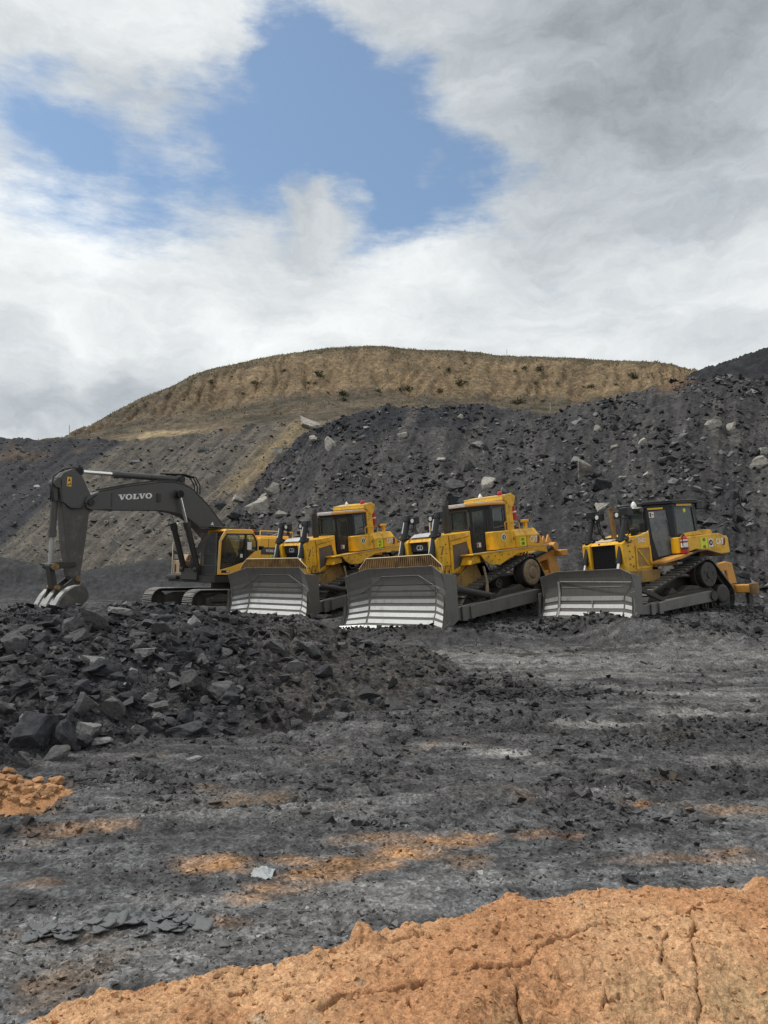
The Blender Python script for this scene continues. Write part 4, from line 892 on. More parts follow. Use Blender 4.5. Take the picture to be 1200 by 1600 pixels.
    part('shank', 'steel_dark', rip, lambda m: m.prism([(-3.1, 2.1), (-3.38, 2.1), (-3.45, .8), (-3.2, .45), (-3.1, .5), (-3.12, .9)], -.07, .07), .015)
    for sg in (1, -1):
        cy = part('ripper_cylinder', 'black', rip, lambda m: (m.tube((-1.95, sg*.75, 1.62), (-2.75, sg*.75, 1.80), .095, n=14), m.tube((-2.7, sg*.75, 1.79), (-3.0, sg*.75, 1.86), .06, n=12)), 0)
        part('pivot_lug', 'orange_paint', rip, lambda m: (m.lathe([(.01, -.1), (.13, -.1), (.13, .1), (.01, .1)], (-3.05, sg*.75, 1.86)), m.prism([(-2.7, 1.92), (-2.85, 2.22), (-2.95, 2.0), (-3.1, 2.25), (-3.25, 2.0), (-3.0, 1.85)], sg*.5, sg*.56)), .006)
        part('lower_link', 'orange_paint', rip, lambda m: m.prism([(-1.85, .95), (-1.85, 1.12), (-3.0, 1.12), (-3.0, .95)], sg*.45, sg*.58), .01)
    part('hose', 'rubber', rip, lambda m: [m.rod([(-1.9, .3+k*.12, 1.7), (-2.25, .35+k*.1, 2.0+.05*k), (-2.7, .35+k*.1, 2.05), (-2.95, .5, 1.95)], .02, 6) for k in range(3)], 0)
    return r
def copy_tree(o, parent=None):
    c = o.copy(); COL.objects.link(c); c.parent = parent
    for ch in list(o.children): copy_tree(ch, c)
    return c
dz2 = big_dozer()
dz1 = copy_tree(dz2); p = POSE['D1']; dz1.location = p[:3]; dz1.rotation_euler = (p[5], p[4], p[3])
dz1['label'] = 'muddy yellow bulldozer beside the excavator, its blade partly behind the rubble pile'
for dz, a, b in ((dz2, 'HD', '08'), (dz1, 'HD', '07')):
    lettering('plate_letters', a, 'darkprint', dz, (-.88, 1.209, 2.145), (-1, 0, 0), (0, 0, 1), .08, .14, .03)
    lettering('plate_number', b, 'darkprint', dz, (-.88, 1.209, 2.015), (-1, 0, 0), (0, 0, 1), .095, .14, .03)

# ================================================================== smaller bulldozer on the right
def small_dozer():
    r = thing('bulldozer', 'D6', 'smaller yellow bulldozer at the right end, with black cab and door pale with reflected sky', 'bulldozer', 'bulldozers parked in a row')
    gear = [(1.42, .41, .385), (-1.42, .41, .385), (-.74, 1.06, .42)]
    for sg in (1, -1):
        y = sg*1.0
        track(r, gear, y, .54, .19, 'small', [(-.075, .05)], sg)
        sp = wheel('sprocket', 'track', r, (-.74, y+sg*.02, 1.06), .39, .16)
        part('hub', 'steel_dark', sp, lambda m: m.lathe([(.01, sg*.05), (.345, sg*.05), (.345, sg*.28), (.32, sg*.30), (.11, sg*.30), (.10, sg*.33), (.01, sg*.33)], (-.74, y, 1.06)), 0)
        for k in range(5):
            a = 2*math.pi*k/5+.4; bolts(sp, [(-.74+.2*math.cos(a), y+sg*.30, 1.06+.2*math.sin(a))], (0, sg, 0), .03)
        for x in (1.42, -1.42): wheel('idler', 'track', r, (x, y, .41), .34, .2)
        part('idler_guard', 'steel_dark', r, lambda m: (m.lathe([(.01, 0), (.26, 0), (.26, sg*.08), (.2, sg*.1), (.01, sg*.1)], (-1.25, y+sg*.22, .5)), m.prism([(-1.05, .55), (-1.2, .1), (-1.65, .12), (-1.72, .55), (-1.5, .62)], y+sg*.12, y+sg*.2)), .01)
        part('track_frame', 'mud', r, lambda m: (m.prism([(1.3, .28), (1.3, .5), (.7, .66), (-.9, .7), (-1.2, .55), (-1.2, .28)], y-.15, y+.19), m.prism([(.9, .62), (.7, .82), (.45, .64)], y-.1, y+.2), m.prism([(.35, .66), (0, .82), (-.4, .78), (-.7, .68)], y-.1, y+.18)), .03)
        for k in range(6): wheel('track_roller', 'track', r, (-1.05+k*.42, y, .22), .14, .32)
    part('belly_pan', 'steel_dark', r, lambda m: m.box(-1.7, 1.5, -.7, .7, .55, 1.03), .03)
    prof = [(0, 2.78), (.12, 2.69), (.3, 2.58), (.5, 2.53), (.7, 2.52), (.88, 2.56), (1, 2.62)]
    bars = [(.05, .10, 'worn'), (.155, .225, 'worn'), (.29, .36, 'worn'), (.43, .51, 'worn_dull')]
    bl, F = blade_assembly(r, 1.62, 1.18, .16, prof, 1.43, 1.30, .14, bars, [(2.44, 1.22), (2.48, .36), (2.75, .12)])
    part('seam', 'worn_dull', bl, lambda m: (m.rod([F(-1.1, .80, .006), F(1.55, .82, .006)], .012, 5), m.rod([F(-1.1, .68, .006), F(1.1, .68, .006)], .006, 5), m.sheet([[F(-1.18, f, .018), F(-1.11, f, .018)] for f in (.02, .3, .6, .8)], (.012, 0, 0), False), m.box(F(.1, .3)[0]-.0, F(.1, .3)[0]+.03, .085, .115, .2, .62)), 0)
    for sg in (1, -1):
        arm = part('push_arm', 'moldboard', r, lambda m: (m.prism([(2.5, .24), (2.5, .47), (2.1, .48), (-.35, .64), (-.62, .58), (-.62, .42), (-.35, .34), (2.1, .22)], sg*1.36, sg*1.56), m.box(1.95, 2.1, sg*1.565, sg*1.62, .2, .5), m.box(1.65, 1.8, sg*1.565, sg*1.62, .2, .5)), .015)
        part('trunnion', 'steel_dark', arm, lambda m: m.lathe([(.01, 0), (.13, 0), (.13, .05), (.01, .05)], (-.45, sg*1.56 if sg > 0 else -1.61, .5)), 0)
        part('brace', 'steel_dark', r, lambda m: m.prism([(2.42, 1.0), (2.42, .88), (1.5, .5), (1.38, .56)], sg*1.40, sg*1.50), .008)
    nose = part('radiator_guard', 'yellow', r, lambda m: (m.prism([(1.94, 1.03), (1.94, 2.08), (1.84, 2.15), (1.5, 2.17), (1.5, 1.03)], -.74, -.45), m.prism([(1.94, 1.03), (1.94, 2.08), (1.84, 2.15), (1.5, 2.17), (1.5, 1.03)], .45, .74), m.prism([(1.93, 2.05), (1.84, 2.145), (1.5, 2.165), (1.5, 2.05)], -.449, .449), m.box(1.5, 1.92, -.449, .449, 1.0, 1.32)), .015)
    part('grille', 'grille', nose, lambda m: [m.box(1.80, 1.84, -.448, .448, 1.33, 2.045)]+[m.box(1.841, 1.86, -.44, .44, 1.36+k*.05, 1.375+k*.05) for k in range(14)]+[m.box(1.841, 1.855, -.44+k*.08, -.43+k*.08, 1.33, 2.04) for k in range(12)], 0)
    part('nose_button', 'redmark', nose, lambda m: m.tube((1.93, -.1, 2.1), (1.95, -.1, 2.1), .025, n=8), 0)
    part('hood', 'yellow', r, lambda m: (m.prism([(1.497, 1.3), (1.497, 2.16), (.95, 2.32), (.84, 2.35), (.84, 1.3)], -.72, .72), m.box(.605, .838, -.4, .4, 1.3, 2.3)), .02)
    part('deck', 'yellow_dirty', r, lambda m: (m.box(-.1, .84, .3, .80, 1.38, 1.455), m.box(-.1, .84, -.80, -.3, 1.38, 1.455)), .008)
    part('hood_lid', 'silver', r, lambda m: m.prism([(1.82, 2.155), (1.80, 2.19), (1.45, 2.22), (1.45, 2.18)], -.35, .25), .006)
    part('hood_rim', 'cream', r, lambda m: m.rod([(1.5, .74, 2.18), (.98, .74, 2.33), (.9, .74, 2.37)], .016, 5), 0)
    for sg in (1, -1):
        y = sg*.721
        pn_ = part('engine_panel', 'yellow', r, lambda m: frame(m, [(1.49, 1.36), (1.48, 1.98), (.88, 1.98), (.86, 1.38)], [(1.43, 1.42), (1.42, 1.92), (.95, 1.92), (.93, 1.43)], y, y+sg*.035), .005)
        part('panel_mesh', 'yellow_dirty', pn_, lambda m: m.prism([(1.43, 1.42), (1.42, 1.92), (.95, 1.92), (.93, 1.43)], y, y+sg*.015), 0)
        part('panel_rib', 'yellow', pn_, lambda m: m.prism([(1.42, 1.90), (1.37, 1.90), (.95, 1.44), (1.0, 1.44)], y+sg*.016, y+sg*.03), .003)
        part('lower_guard', 'yellow_dirty', r, lambda m: m.prism([(1.95, 1.0), (1.9, 1.33), (.6, 1.32), (.7, 1.0)], sg*.62, sg*.80), .015)
        bolts(nose, [(1.72, sg*.74, 1.5), (1.62, sg*.74, 1.45), (1.72, sg*.74, 1.65), (1.62, sg*.74, 1.7), (1.72, sg*.74, 1.85), (1.75, sg*.74, 2.0)], (0, sg, 0), .025, 'rust')
        part('cylinder_pin', 'rust', r, lambda m: m.tube((1.75, sg*.5, 2.12), (1.75, sg*.86, 2.12), .05, n=10), 0)
    part('exhaust_stack', 'rust', r, lambda m: (m.tube((1.32, -.1, 2.2), (1.34, -.1, 3.02), .075, n=14), m.tube((1.33, -.1, 2.95), (1.36, -.1, 3.1), .06, n=14)), 0)
    part('pre_cleaner', 'black', r, lambda m: m.lathe([(.01, 0), (.10, 0), (.10, .1), (.13, .1), (.17, .15), (.17, .19), (.08, .24), (.01, .25)], (1.02, .36, 2.26), 'z', 18), 0)
    part('hood_hose', 'rubber', r, lambda m: [m.rod([(1.6, -.45, 2.9), (1.55, -.42, 2.4), (1.45, -.3, 2.25), (1.2, .2, 2.25), (1.3, .45, 2.35), (1.45, .5, 2.7)], .02, 6)], 0)
    lift_cylinders(r, .60, (1.58, 2.86), (2.02, 1.55), (2.35, .6), .072, (.16, .15, .05), 2.86, bar=False)
    for sg in (1, -1): part('bracket_block', 'black', r, lambda m: m.box(1.44, 1.68, sg*.60-.14, sg*.60+.14, 2.80, 3.04), .02)
    # cab: narrow front, angled doors
    FR, BP, RE = (.60, .43), (-.10, .80), (-1.10, .80); L = math.hypot(FR[0]-BP[0], FR[1]-BP[1])
    plan = [FR, BP, RE, (RE[0], -RE[1]), (BP[0], -BP[1]), (FR[0], -FR[1])]
    def planar(name, mat, parent, sg, fn, bevel=.006):
        m = MB(); fn(m); dx, dy = (BP[0]-FR[0])/L, (BP[1]-FR[1])/L
        m.v = [(FR[0]+dx*u+dy*w_, sg*(FR[1]+dy*u-dx*w_), z) for u, w_, z in m.v]
        return m.build(name, M[mat], parent, bevel)
    def post(m, x, y, z0, z1, k=.035): m.box(x-k, x+k, y-k, y+k, z0, z1)
    cab = part('cab', 'black', r, lambda m: (m.prism(plan, 1.46, 1.60, 'z'), m.prism([(x*.99, y*.99) for x, y in plan], 3.0, 3.09, 'z'),
        [(post(m, FR[0]-.03, s_*(FR[1]-.02), 1.601, 2.999), post(m, BP[0], s_*(BP[1]-.05), 1.601, 2.999, .06), post(m, RE[0]+.05, s_*(RE[1]-.04), 1.601, 2.999, .045)) for s_ in (1, -1)],
        m.box(FR[0]-.05, FR[0]-.005, -.37, .37, 1.601, 2.3), m.box(-1.1, -1.02, -.74, .74, 1.601, 2.25)), .008)
    for sg in (1, -1):
        di = [(.13, 2.2), (.08, 2.92), (.58, 2.95), (.66, 2.2), (.64, 1.70), (.26, 1.64)]
        planar('door', 'black', cab, sg, lambda m: frame(m, [(.0, 2.2), (.0, 3.02), (L, 3.02), (L, 2.2), (L, 1.53), (.1, 1.50)], di, .0, .045))
        planar('door_glass', 'glass_painted_sheen', cab, sg, lambda m: m.prism(inset(di, -.01), .01, .022), 0)  # pale pane, its sky reflection put into the colour
        planar('door_handle', 'steel_dark', cab, sg, lambda m: (m.rod([(.60, .05, 2.2), (.60, .09, 2.25), (.56, .09, 2.6), (.56, .05, 2.65)], .014, 6), m.tube((.06, .045, 2.42), (.06, .065, 2.42), .05, n=10)), 0)
        planar('amber_strip', 'amber', cab, sg, lambda m: m.box(.06, .50, .046, .049, 2.96, 3.01), 0)
        pane('side_window', cab, [(-.2, 2.22), (-.18, 2.98), (-1.0, 3.0), (-1.04, 2.24)], sg*.765, sg*.777)
        part('window_sill', 'black', cab, lambda m: m.prism([(-.1, 1.6), (-.1, 2.24), (-1.08, 2.26), (-1.08, 1.64)], sg*.74, sg*.802), .006)
        part('window_frame', 'graphite', cab, lambda m: frame(m, [(-.18, 2.22), (-.16, 3.0), (-.98, 3.02), (-1.06, 2.24)], [(-.22, 2.26), (-.2, 2.96), (-.94, 2.98), (-1.02, 2.28)], sg*.778, sg*.806), .003)
        part('amber_mark', 'amber', cab, lambda m: m.box(-.92, -.26, sg*.807, sg*.811, 3.03, 3.09), 0)
    part('windscreen', 'glass', cab, lambda m: m.box(FR[0]-.03, FR[0]-.018, -.37, .37, 2.3, 3.0), 0)
    part('windscreen_frame', 'graphite', cab, lambda m: (m.box(FR[0]-.004, FR[0]+.012, .34, .37, 2.3, 3.0), m.box(FR[0]-.004, FR[0]+.012, -.37, -.34, 2.3, 3.0)), 0)
    part('rear_window', 'glass', cab, lambda m: m.box(-1.06, -1.048, -.7, .7, 2.25, 3.0), 0)
    part('seat', 'seat', cab, lambda m: (m.box(-.55, .0, -.28, .28, 1.95, 2.12), m.prism([(-.65, 2.05), (-.48, 2.05), (-.55, 2.8), (-.68, 2.8)], -.26, .26), m.box(-.4, -.1, -.2, .2, 1.6, 1.95)), .03)
    part('console', 'seat', cab, lambda m: m.box(.3, .52, -.3, .3, 1.6, 2.25), .02)
    planar('cab_sticker', 'white', cab, 1, lambda m: m.box(.10, .24, .024, .027, 2.74, 2.90), 0)
    planar('sticker_mark', 'redmark', cab, 1, lambda m: (m.box(.12, .16, .028, .030, 2.76, 2.88), m.box(.18, .22, .028, .030, 2.81, 2.84)), 0)
    part('cab_roof', 'black', cab, lambda m: (m.prism([(.72, .44), (-.06, .86), (-1.18, .86), (-1.18, -.86), (-.06, -.86), (.72, -.44)], 3.092, 3.17, 'z')), .02)
    part('roof_lamp', 'black', cab, lambda m: (m.box(-1.42, -1.15, .5, .82, 2.92, 3.18), m.box(-1.42, -1.15, -.82, -.5, 2.92, 3.18)), .02)
    part('roof_edge', 'graphite', cab, lambda m: m.rod([(.70, .42, 3.175), (-.05, .845, 3.18), (-1.15, .845, 3.18)], .016, 5), 0)
    part('beacon', 'white', cab, lambda m: (m.lathe([(.08, 0), (.08, .05), (.05, .12), (.01, .16)], (.92, .34, 3.06), 'z', 12), m.box(.68, 1.0, .28, .40, 3.02, 3.06)), 0)
    part('side_lamp', 'graphite', cab, lambda m: (m.box(.72, .78, .40, .50, 2.92, 3.04), m.rod([(.62, .42, 2.55), (.74, .45, 2.8), (.74, .45, 2.92)], .012, 5)), .006)
    part('mirror', 'black', cab, lambda m: m.box(.70, .73, .30, .46, 2.3, 2.62), .01)
    part('antenna', 'black', cab, lambda m: m.rod([(-.75, .2, 3.19), (-.62, .2, 3.45), (-.55, .2, 3.6)], .006, 4), 0)
    part('sun_sticker', 'lime', cab, lambda m: m.tube((-.62, .78, 2.9), (-.62, .785, 2.9), .06, n=14), 0)
    # rear bodywork
    rb = part('rear_body', 'yellow', r, lambda m: m.prism([(-.16, 1.72), (-.16, 2.14), (-1.55, 2.20), (-1.95, 2.06), (-1.98, 1.62), (-1.6, 1.60), (-.5, 1.78)], -1.15, 1.15), .02)
    part('tank_hatch', 'yellow', rb, lambda m: (m.prism([(-.25, 2.145), (-.45, 2.26), (-1.0, 2.30), (-1.25, 2.19)], -.9, .9), m.prism([(-1.3, 2.19), (-1.42, 2.33), (-1.7, 2.32), (-1.86, 2.1)], -.8, .8)), .02)
    part('filler_cap', 'black', rb, lambda m: (m.tube((-1.2, .6, 2.2), (-1.2, .6, 2.36), .07, n=12), m.tube((-.95, .5, 2.28), (-.95, .5, 2.35), .05, n=10)), 0)
    [part('side_box', 'yellow', r, lambda m: m.box(-.155, .16, min(s*.83, s*1.12), max(s*.83, s*1.12), 1.70, 2.14), .02) for s in (1, -1)]
    for sg in (1, -1):
        part('fender', 'orange_paint', r, lambda m: m.prism([(1.0, 1.46), (1.0, 1.52), (.2, 1.66), (-.2, 1.71), (-.2, 1.66), (.3, 1.55)], sg*.80, sg*1.26), .01)
        part('track_guard', 'black', r, lambda m: m.prism([(.45, 1.50), (-.35, 1.74), (-.75, 1.76), (-1.5, 1.58), (-1.5, 1.55), (-.75, 1.72), (-.35, 1.70)], sg*.80, sg*1.3), .006)
    lettering('lettering', 'CAT', 'white', r, (-1.38, 1.153, 1.88), (-1, 0, 0), (0, 0, 1), .17, .34, .03)
    part('letter_mark', 'redmark', r, lambda m: m.prism([(-1.56, 1.84), (-1.76, 1.84), (-1.80, 1.92), (-1.80, 2.04), (-1.74, 2.06), (-1.70, 1.87)], 1.1505, 1.1515), 0)
    hp = part('number_plate', 'lime', r, lambda m: (m.box(-.80, -.70, 1.151, 1.156, 1.79, 2.09), m.box(-1.0, -.90, 1.151, 1.156, 1.79, 2.09), m.box(-.90, -.80, 1.151, 1.156, 1.89, 1.98)), 0)
    lettering('plate_letters', 'HD', 'darkprint', r, (-.79, 1.158, 2.0), (-1, 0, 0), (0, 0, 1), .07, .12, .02)
    lettering('plate_number', '02', 'darkprint', r, (-.79, 1.158, 1.80), (-1, 0, 0), (0, 0, 1), .07, .12, .02)
    part('round_sticker', 'white', r, lambda m: m.box(-1.23, -1.06, 1.151, 1.154, 1.82, 2.05), 0)
    part('sticker_disc', 'darkprint', r, lambda m: m.tube((-1.145, 1.155, 1.94), (-1.145, 1.157, 1.94), .08, n=18), 0)
    part('sticker_centre', 'silver', r, lambda m: m.tube((-1.145, 1.158, 1.94), (-1.145, 1.160, 1.94), .035, n=12), 0)
    lettering('model_number', 'D6R2', 'white', r, (1.34, .735, 2.07), (-1, 0, 0), (0, 0, 1), .12, .30, .02)
    # ripper
    rip = part('ripper', 'orange_paint', r, lambda m: (m.box(-2.86, -2.56, -1.15, 1.25, .42, .66), [m.prism([(-1.9, 1.05), (-1.9, 1.28), (-2.55, 1.36), (-2.85, 1.30), (-3.0, .68), (-2.6, .67), (-2.55, 1.08)], s*.52-.05, s*.52+.05) for s in (1, -1)]), .02)
    part('beam_end', 'rust', rip, lambda m: m.box(-2.90, -2.52, 1.252, 1.33, .38, .70), .02)
    for y in (-1.0, 0, 1.1):
        part('shank', 'steel_dark', rip, lambda m: m.prism([(-2.62, .41), (-2.82, .41), (-2.85, .1), (-2.6, -.12), (-2.5, -.08), (-2.64, .12)], y-.05, y+.05), .012)
    part('ripper_cylinder', 'red', rip, lambda m: [(m.tube((-1.9, s*.3, 1.1), (-2.6, s*.3, 1.22), .07, n=12)) for s in (1, -1)], 0)
    return r
dz3 = small_dozer()
def mounted(o, key, loc):  # a loose thing carried by a machine: placed with the machine's matrix
    o.matrix_world = pose_matrix(key) @ Matrix.Translation(loc); return o
fx = thing('fire_extinguisher', None, 'red fire extinguisher strapped behind the cab door of the rightmost bulldozer', 'fire extinguisher')
part('cylinder', 'red', fx, lambda m: m.lathe([(.01, 0), (.085, 0), (.09, .02), (.09, .40), (.06, .46), (.03, .48), (.01, .48)], (0, 0, 0), 'z', 18), 0)
part('valve', 'black', fx, lambda m: (m.box(-.03, .05, -.02, .02, .48, .52), m.rod([(.04, 0, .5), (.1, .01, .44), (.1, .02, .2)], .012, 6)), .004)
part('label', 'white', fx, lambda m: (m.lathe([(.0905, .17), (.092, .17), (.092, .29), (.0905, .29)], (0, 0, 0), 'z', 18), m.lathe([(.0905, .34), (.092, .34), (.092, .38), (.0905, .38)], (0, 0, 0), 'z', 18)), 0)
part('strap', 'darkprint', fx, lambda m: m.lathe([(.0905, .12), (.095, .12), (.095, .15), (.0905, .15)], (0, 0, 0), 'z', 18), 0)
mounted(fx, 'D6', (.08, 1.22, 1.69))
# ================================================================== excavator
def excavator():
    r = thing('excavator', 'EX', 'yellow excavator with long dark grey boom, bucket lowered onto the rubble pile', 'excavator')
    for sg in (1, -1):
        y = sg*1.27
        track(r, [(2.55, .49, .44), (-2.45, .49, .44)], y, .60, .20, 'exc', [(-.06, .036), (0, .033), (.06, .030)], sg)
        wheel('idler', 'track', r, (2.55, y, .49), .36, .18); wheel('sprocket', 'track', r, (-2.45, y, .49), .36, .16)
        part('track_frame', 'mud', r, lambda m: (m.prism([(2.3, .30), (2.3, .62), (1.7, .80), (-1.7, .80), (-2.2, .62), (-2.2, .30)], y-.18, y+.22), m.box(1.2, 2.1, y+sg*.221, y+sg*.27, .5, .66), m.box(.2, 1.9, y+sg*.221, y+sg*.26, .30, .42)), .02)
        for k in range(8): wheel('track_roller', 'track', r, (-1.9+k*.54, y, .24), .12, .32)
    part('car_body', 'steel_dark', r, lambda m: (m.box(-1.1, 1.1, -1.0, 1.0, .45, .95), m.lathe([(.01, .95), (.75, .95), (.75, 1.22), (.01, 1.22)], (0, 0, 0), 'z', 28)), .02)
    up = part('platform', 'steel_dark', r, lambda m: (m.box(-3.0, 1.95, -1.48, 1.48, 1.22, 1.50), m.box(.9, 2.05, -.5, .5, 1.30, 1.75)), .02)
    # house
    part('engine_house', 'yellow_x', r, lambda m: (m.box(-2.55, -.28, .86, 1.49, 1.505, 2.36), m.box(-2.55, -.28, -1.48, .855, 1.505, 2.95), m.box(-2.55, -.28, .86, 1.49, 2.62, 3.02), m.prism([(-.28, 2.955), (-.28, 3.12), (-2.55, 3.18), (-2.55, 2.955)], -1.3, .85)), .03)
    part('house_band', 'graphite', r, lambda m: m.prism([(-.26, 2.37), (-.26, 2.48), (-.42, 2.61), (-2.54, 2.61), (-2.54, 2.37)], .87, 1.505), .01)
    slab_letters(r, (-.52, 1.509, 2.455), (-1, 0, 0), (0, 0, 1), .75, .105)
    part('band_vent', 'black', r, lambda m: m.box(-.42, -.20, 1.40, 1.508, 2.62, 2.68), .004)
    part('number_plate', 'lime', r, lambda m: m.box(-1.12, -.80, 1.491, 1.496, 2.05, 2.34), 0)
    lettering('plate_letters', 'HX', 'darkprint', r, (-.88, 1.498, 2.22), (-1, 0, 0), (0, 0, 1), .08, .16, .03)
    lettering('plate_number', '05', 'darkprint', r, (-.88, 1.498, 2.08), (-1, 0, 0), (0, 0, 1), .09, .16, .03)
    part('door_seam', 'darkprint', r, lambda m: (m.box(-.752, -.74, 1.4905, 1.493, 1.6, 2.34), m.box(-1.4, -1.39, 1.4905, 1.493, 1.6, 2.34), m.box(-.70, -.68, 1.4905, 1.493, 2.64, 3.0)), 0)
    part('counterweight', 'yellow_x', r, lambda m: m.prism([(-2.56, 1.45), (-2.56, 1.35), (-2.9, 1.0), (-3.2, .6), (-3.35, 0), (-3.2, -.6), (-2.9, -1.0), (-2.56, -1.35), (-2.56, -1.45)], 1.3, 2.75, 'z'), .06, 2)
    part('air_intake', 'black', r, lambda m: m.tube((-.75, .1, 3.12), (-.75, .1, 3.42), .16, n=16), .01)
    part('exhaust_pipe', 'black', r, lambda m: m.tube((-1.6, -.6, 3.15), (-1.6, -.6, 3.65), .09, n=14), .01)
    part('lamp_base', 'black', r, lambda m: m.box(-1.3, -.95, -.1, .25, 3.15, 3.32), .01)
    part('hood_lamp', 'red', r, lambda m: m.tube((-1.12, .1, 3.32), (-1.12, .1, 3.42), .07, n=10), 0)
    part('hood_rail', 'yellow_x', r, lambda m: m.rod([(-.4, 1.3, 3.02), (-.4, 1.3, 3.3), (-1.2, 1.3, 3.32), (-2.2, 1.3, 3.32), (-2.2, 1.3, 3.02)], .02, 6), 0)
    part('rail_front', 'black', r, lambda m: m.rod([(.5, .3, 3.2), (.3, .35, 3.42), (-.1, .35, 3.45), (-.3, .35, 3.2)], .018, 6), 0)
    # cab
    O = [(1.80, 1.52), (1.76, 2.82), (1.52, 3.18), (.15, 3.24), (-.16, 2.9), (-.18, 2.45), (-.18, 1.52)]
    I = [(1.72, 1.66), (1.68, 2.80), (1.46, 3.10), (.12, 3.15), (-.08, 2.85), (-.1, 2.5), (.36, 2.06)]
    G_ = [(1.70, 1.68), (1.67, 2.78), (1.45, 3.08), (.13, 3.13), (-.07, 2.84), (-.09, 2.52), (.36, 2.08)]
    cab = part('cab', 'yellow_x', r, lambda m: (frame(m, O, I, 1.40, 1.50), frame(m, O, I, .46, .54), m.box(-.18, 1.78, .55, 1.39, 1.51, 1.60), m.box(-.18, -.12, .541, 1.399, 1.6, 2.5)), .012)
    part('lower_panel', 'yellow_x', cab, lambda m: m.prism([(1.81, 1.525), (1.795, 1.70), (1.2, 1.84), (.62, 2.02), (.36, 2.22), (.02, 2.47), (-.27, 2.50), (-.27, 1.525)], 1.501, 1.525), .01)
    for y0, y1 in ((1.455, 1.467), (.49, .502)): pane('side_glass', cab, G_, y0, y1)
    part('window_frame', 'black', cab, lambda m: (m.prism([(.60, 2.0), (.54, 3.13), (.46, 3.13), (.50, 2.04)], 1.468, 1.515), frame(m, I, inset(I, .05), 1.468, 1.512)), .006)
    part('door_handle', 'black', cab, lambda m: (m.box(.62, .74, 1.516, 1.535, 2.10, 2.16), m.rod([(1.6, 1.51, 2.0), (1.58, 1.56, 2.1), (1.56, 1.56, 2.6), (1.55, 1.51, 2.68)], .012, 6)), .004)
    part('notice', 'white', cab, lambda m: m.box(.18, .40, 1.470, 1.473, 2.52, 2.82), 0); part('notice', 'white', cab, lambda m: m.box(.62, .74, 1.470, 1.473, 2.2, 2.34), 0)
    part('window_dot', 'lime', cab, lambda m: m.tube((.30, 1.470, 2.98), (.30, 1.474, 2.98), .06, n=12), 0)
    part('head_lamp', 'darkprint', cab, lambda m: m.box(1.30, 1.68, 1.526, 1.532, 1.60, 1.70), 0)
    part('lamp_glass', 'lamp', cab, lambda m: m.box(1.32, 1.44, 1.533, 1.536, 1.62, 1.69), 0)
    part('windscreen', 'glass', cab, lambda m: m.prism([(1.745, 1.7), (1.715, 2.79), (1.705, 2.79), (1.735, 1.7)], .55, 1.39), 0)
    wg = part('windscreen_guard', 'graphite', cab, lambda m: (m.box(1.83, 1.86, .45, .50, 1.5, 3.12), m.box(1.83, 1.86, 1.36, 1.41, 1.5, 3.12), [m.box(1.83, 1.86, .501, 1.359, z, z+.03) for z in (1.52, 1.85, 2.3, 2.75, 3.08)], [m.box(1.84, 1.852, .52+k*.052, .545+k*.052, 1.55, 3.08) for k in range(16)], [m.box(1.833, 1.839, .501, 1.359, 1.6+k*.1, 1.606+k*.1) for k in range(15)], m.box(1.55, 1.83, .45, .5, 3.05, 3.1)), 0)
    part('front_sill', 'graphite', cab, lambda m: m.box(1.785, 1.825, .46, 1.40, 1.52, 1.86), .006)
    part('cab_roof', 'yellow_x', cab, lambda m: m.prism([(1.56, 3.18), (1.48, 3.28), (.2, 3.32), (.05, 3.22)], .46, 1.50), .02)
    part('roof_guard', 'graphite', cab, lambda m: (m.box(.3, 1.95, .5, 1.2, 3.33, 3.37), m.box(1.5, 1.95, .48, 1.0, 3.26, 3.325)), .01)
    part('pillar_trim', 'cream', cab, lambda m: m.rod([(1.82, 1.505, 1.55), (1.79, 1.505, 2.83), (1.55, 1.505, 3.19), (1.2, 1.505, 3.26)], .018, 6), 0)
    part('seat', 'seat', cab, lambda m: (m.box(.2, .8, .72, 1.22, 2.0, 2.16), m.prism([(.1, 2.1), (.28, 2.1), (.2, 2.95), (.06, 2.95)], .72, 1.22), m.box(.3, .65, .8, 1.15, 1.6, 2.0)), .03)
    part('console', 'seat', cab, lambda m: (m.box(.5, 1.0, .58, .7, 1.9, 2.25), m.box(.5, 1.0, 1.22, 1.34, 1.9, 2.25)), .02)
    # right-hand step box with rail
    part('tool_box', 'tan', r, lambda m: (m.box(1.0, 1.75, -1.45, -.75, 1.505, 2.05), m.prism([(1.05, 2.05), (1.6, 2.05), (1.45, 2.3), (1.1, 2.3)], -1.35, -.85)), .02)
    part('box_handle', 'darkprint', r, lambda m: (m.box(1.751, 1.765, -1.3, -1.24, 1.6, 1.9), m.box(1.751, 1.765, -1.0, -.94, 1.6, 1.9)), 0)
    part('grab_rail', 'cream', r, lambda m: m.rod([(1.8, -1.42, 1.4), (1.8, -1.42, 2.75), (1.6, -1.42, 2.85), (1.2, -1.42, 2.85), (1.2, -1.42, 2.0)], .018, 6), 0)
    part('front_step', 'steel_dark', r, lambda m: m.box(1.751, 2.1, -1.4, -.75, 1.32, 1.44), .01)
    # boom
    bp = [(6.36, 3.72), (6.52, 3.78), (6.60, 3.95), (6.54, 4.12), (6.40, 4.22), (6.1, 4.36), (4.86, 4.68), (3.6, 4.94), (3.0, 4.98), (2.6, 4.94), (2.2, 4.80), (1.5, 4.30), (.57, 3.42), (-.05, 2.35), (-.02, 2.08), (.2, 1.95), (.42, 2.05), (.9, 2.6), (1.48, 3.05), (1.9, 3.42), (2.4, 3.70), (2.8, 3.82), (3.5, 3.88), (5.5, 3.75)]
    bm_ = part('boom', 'graphite', r, lambda m: m.prism(bp, -.26, .26), .018, 2)
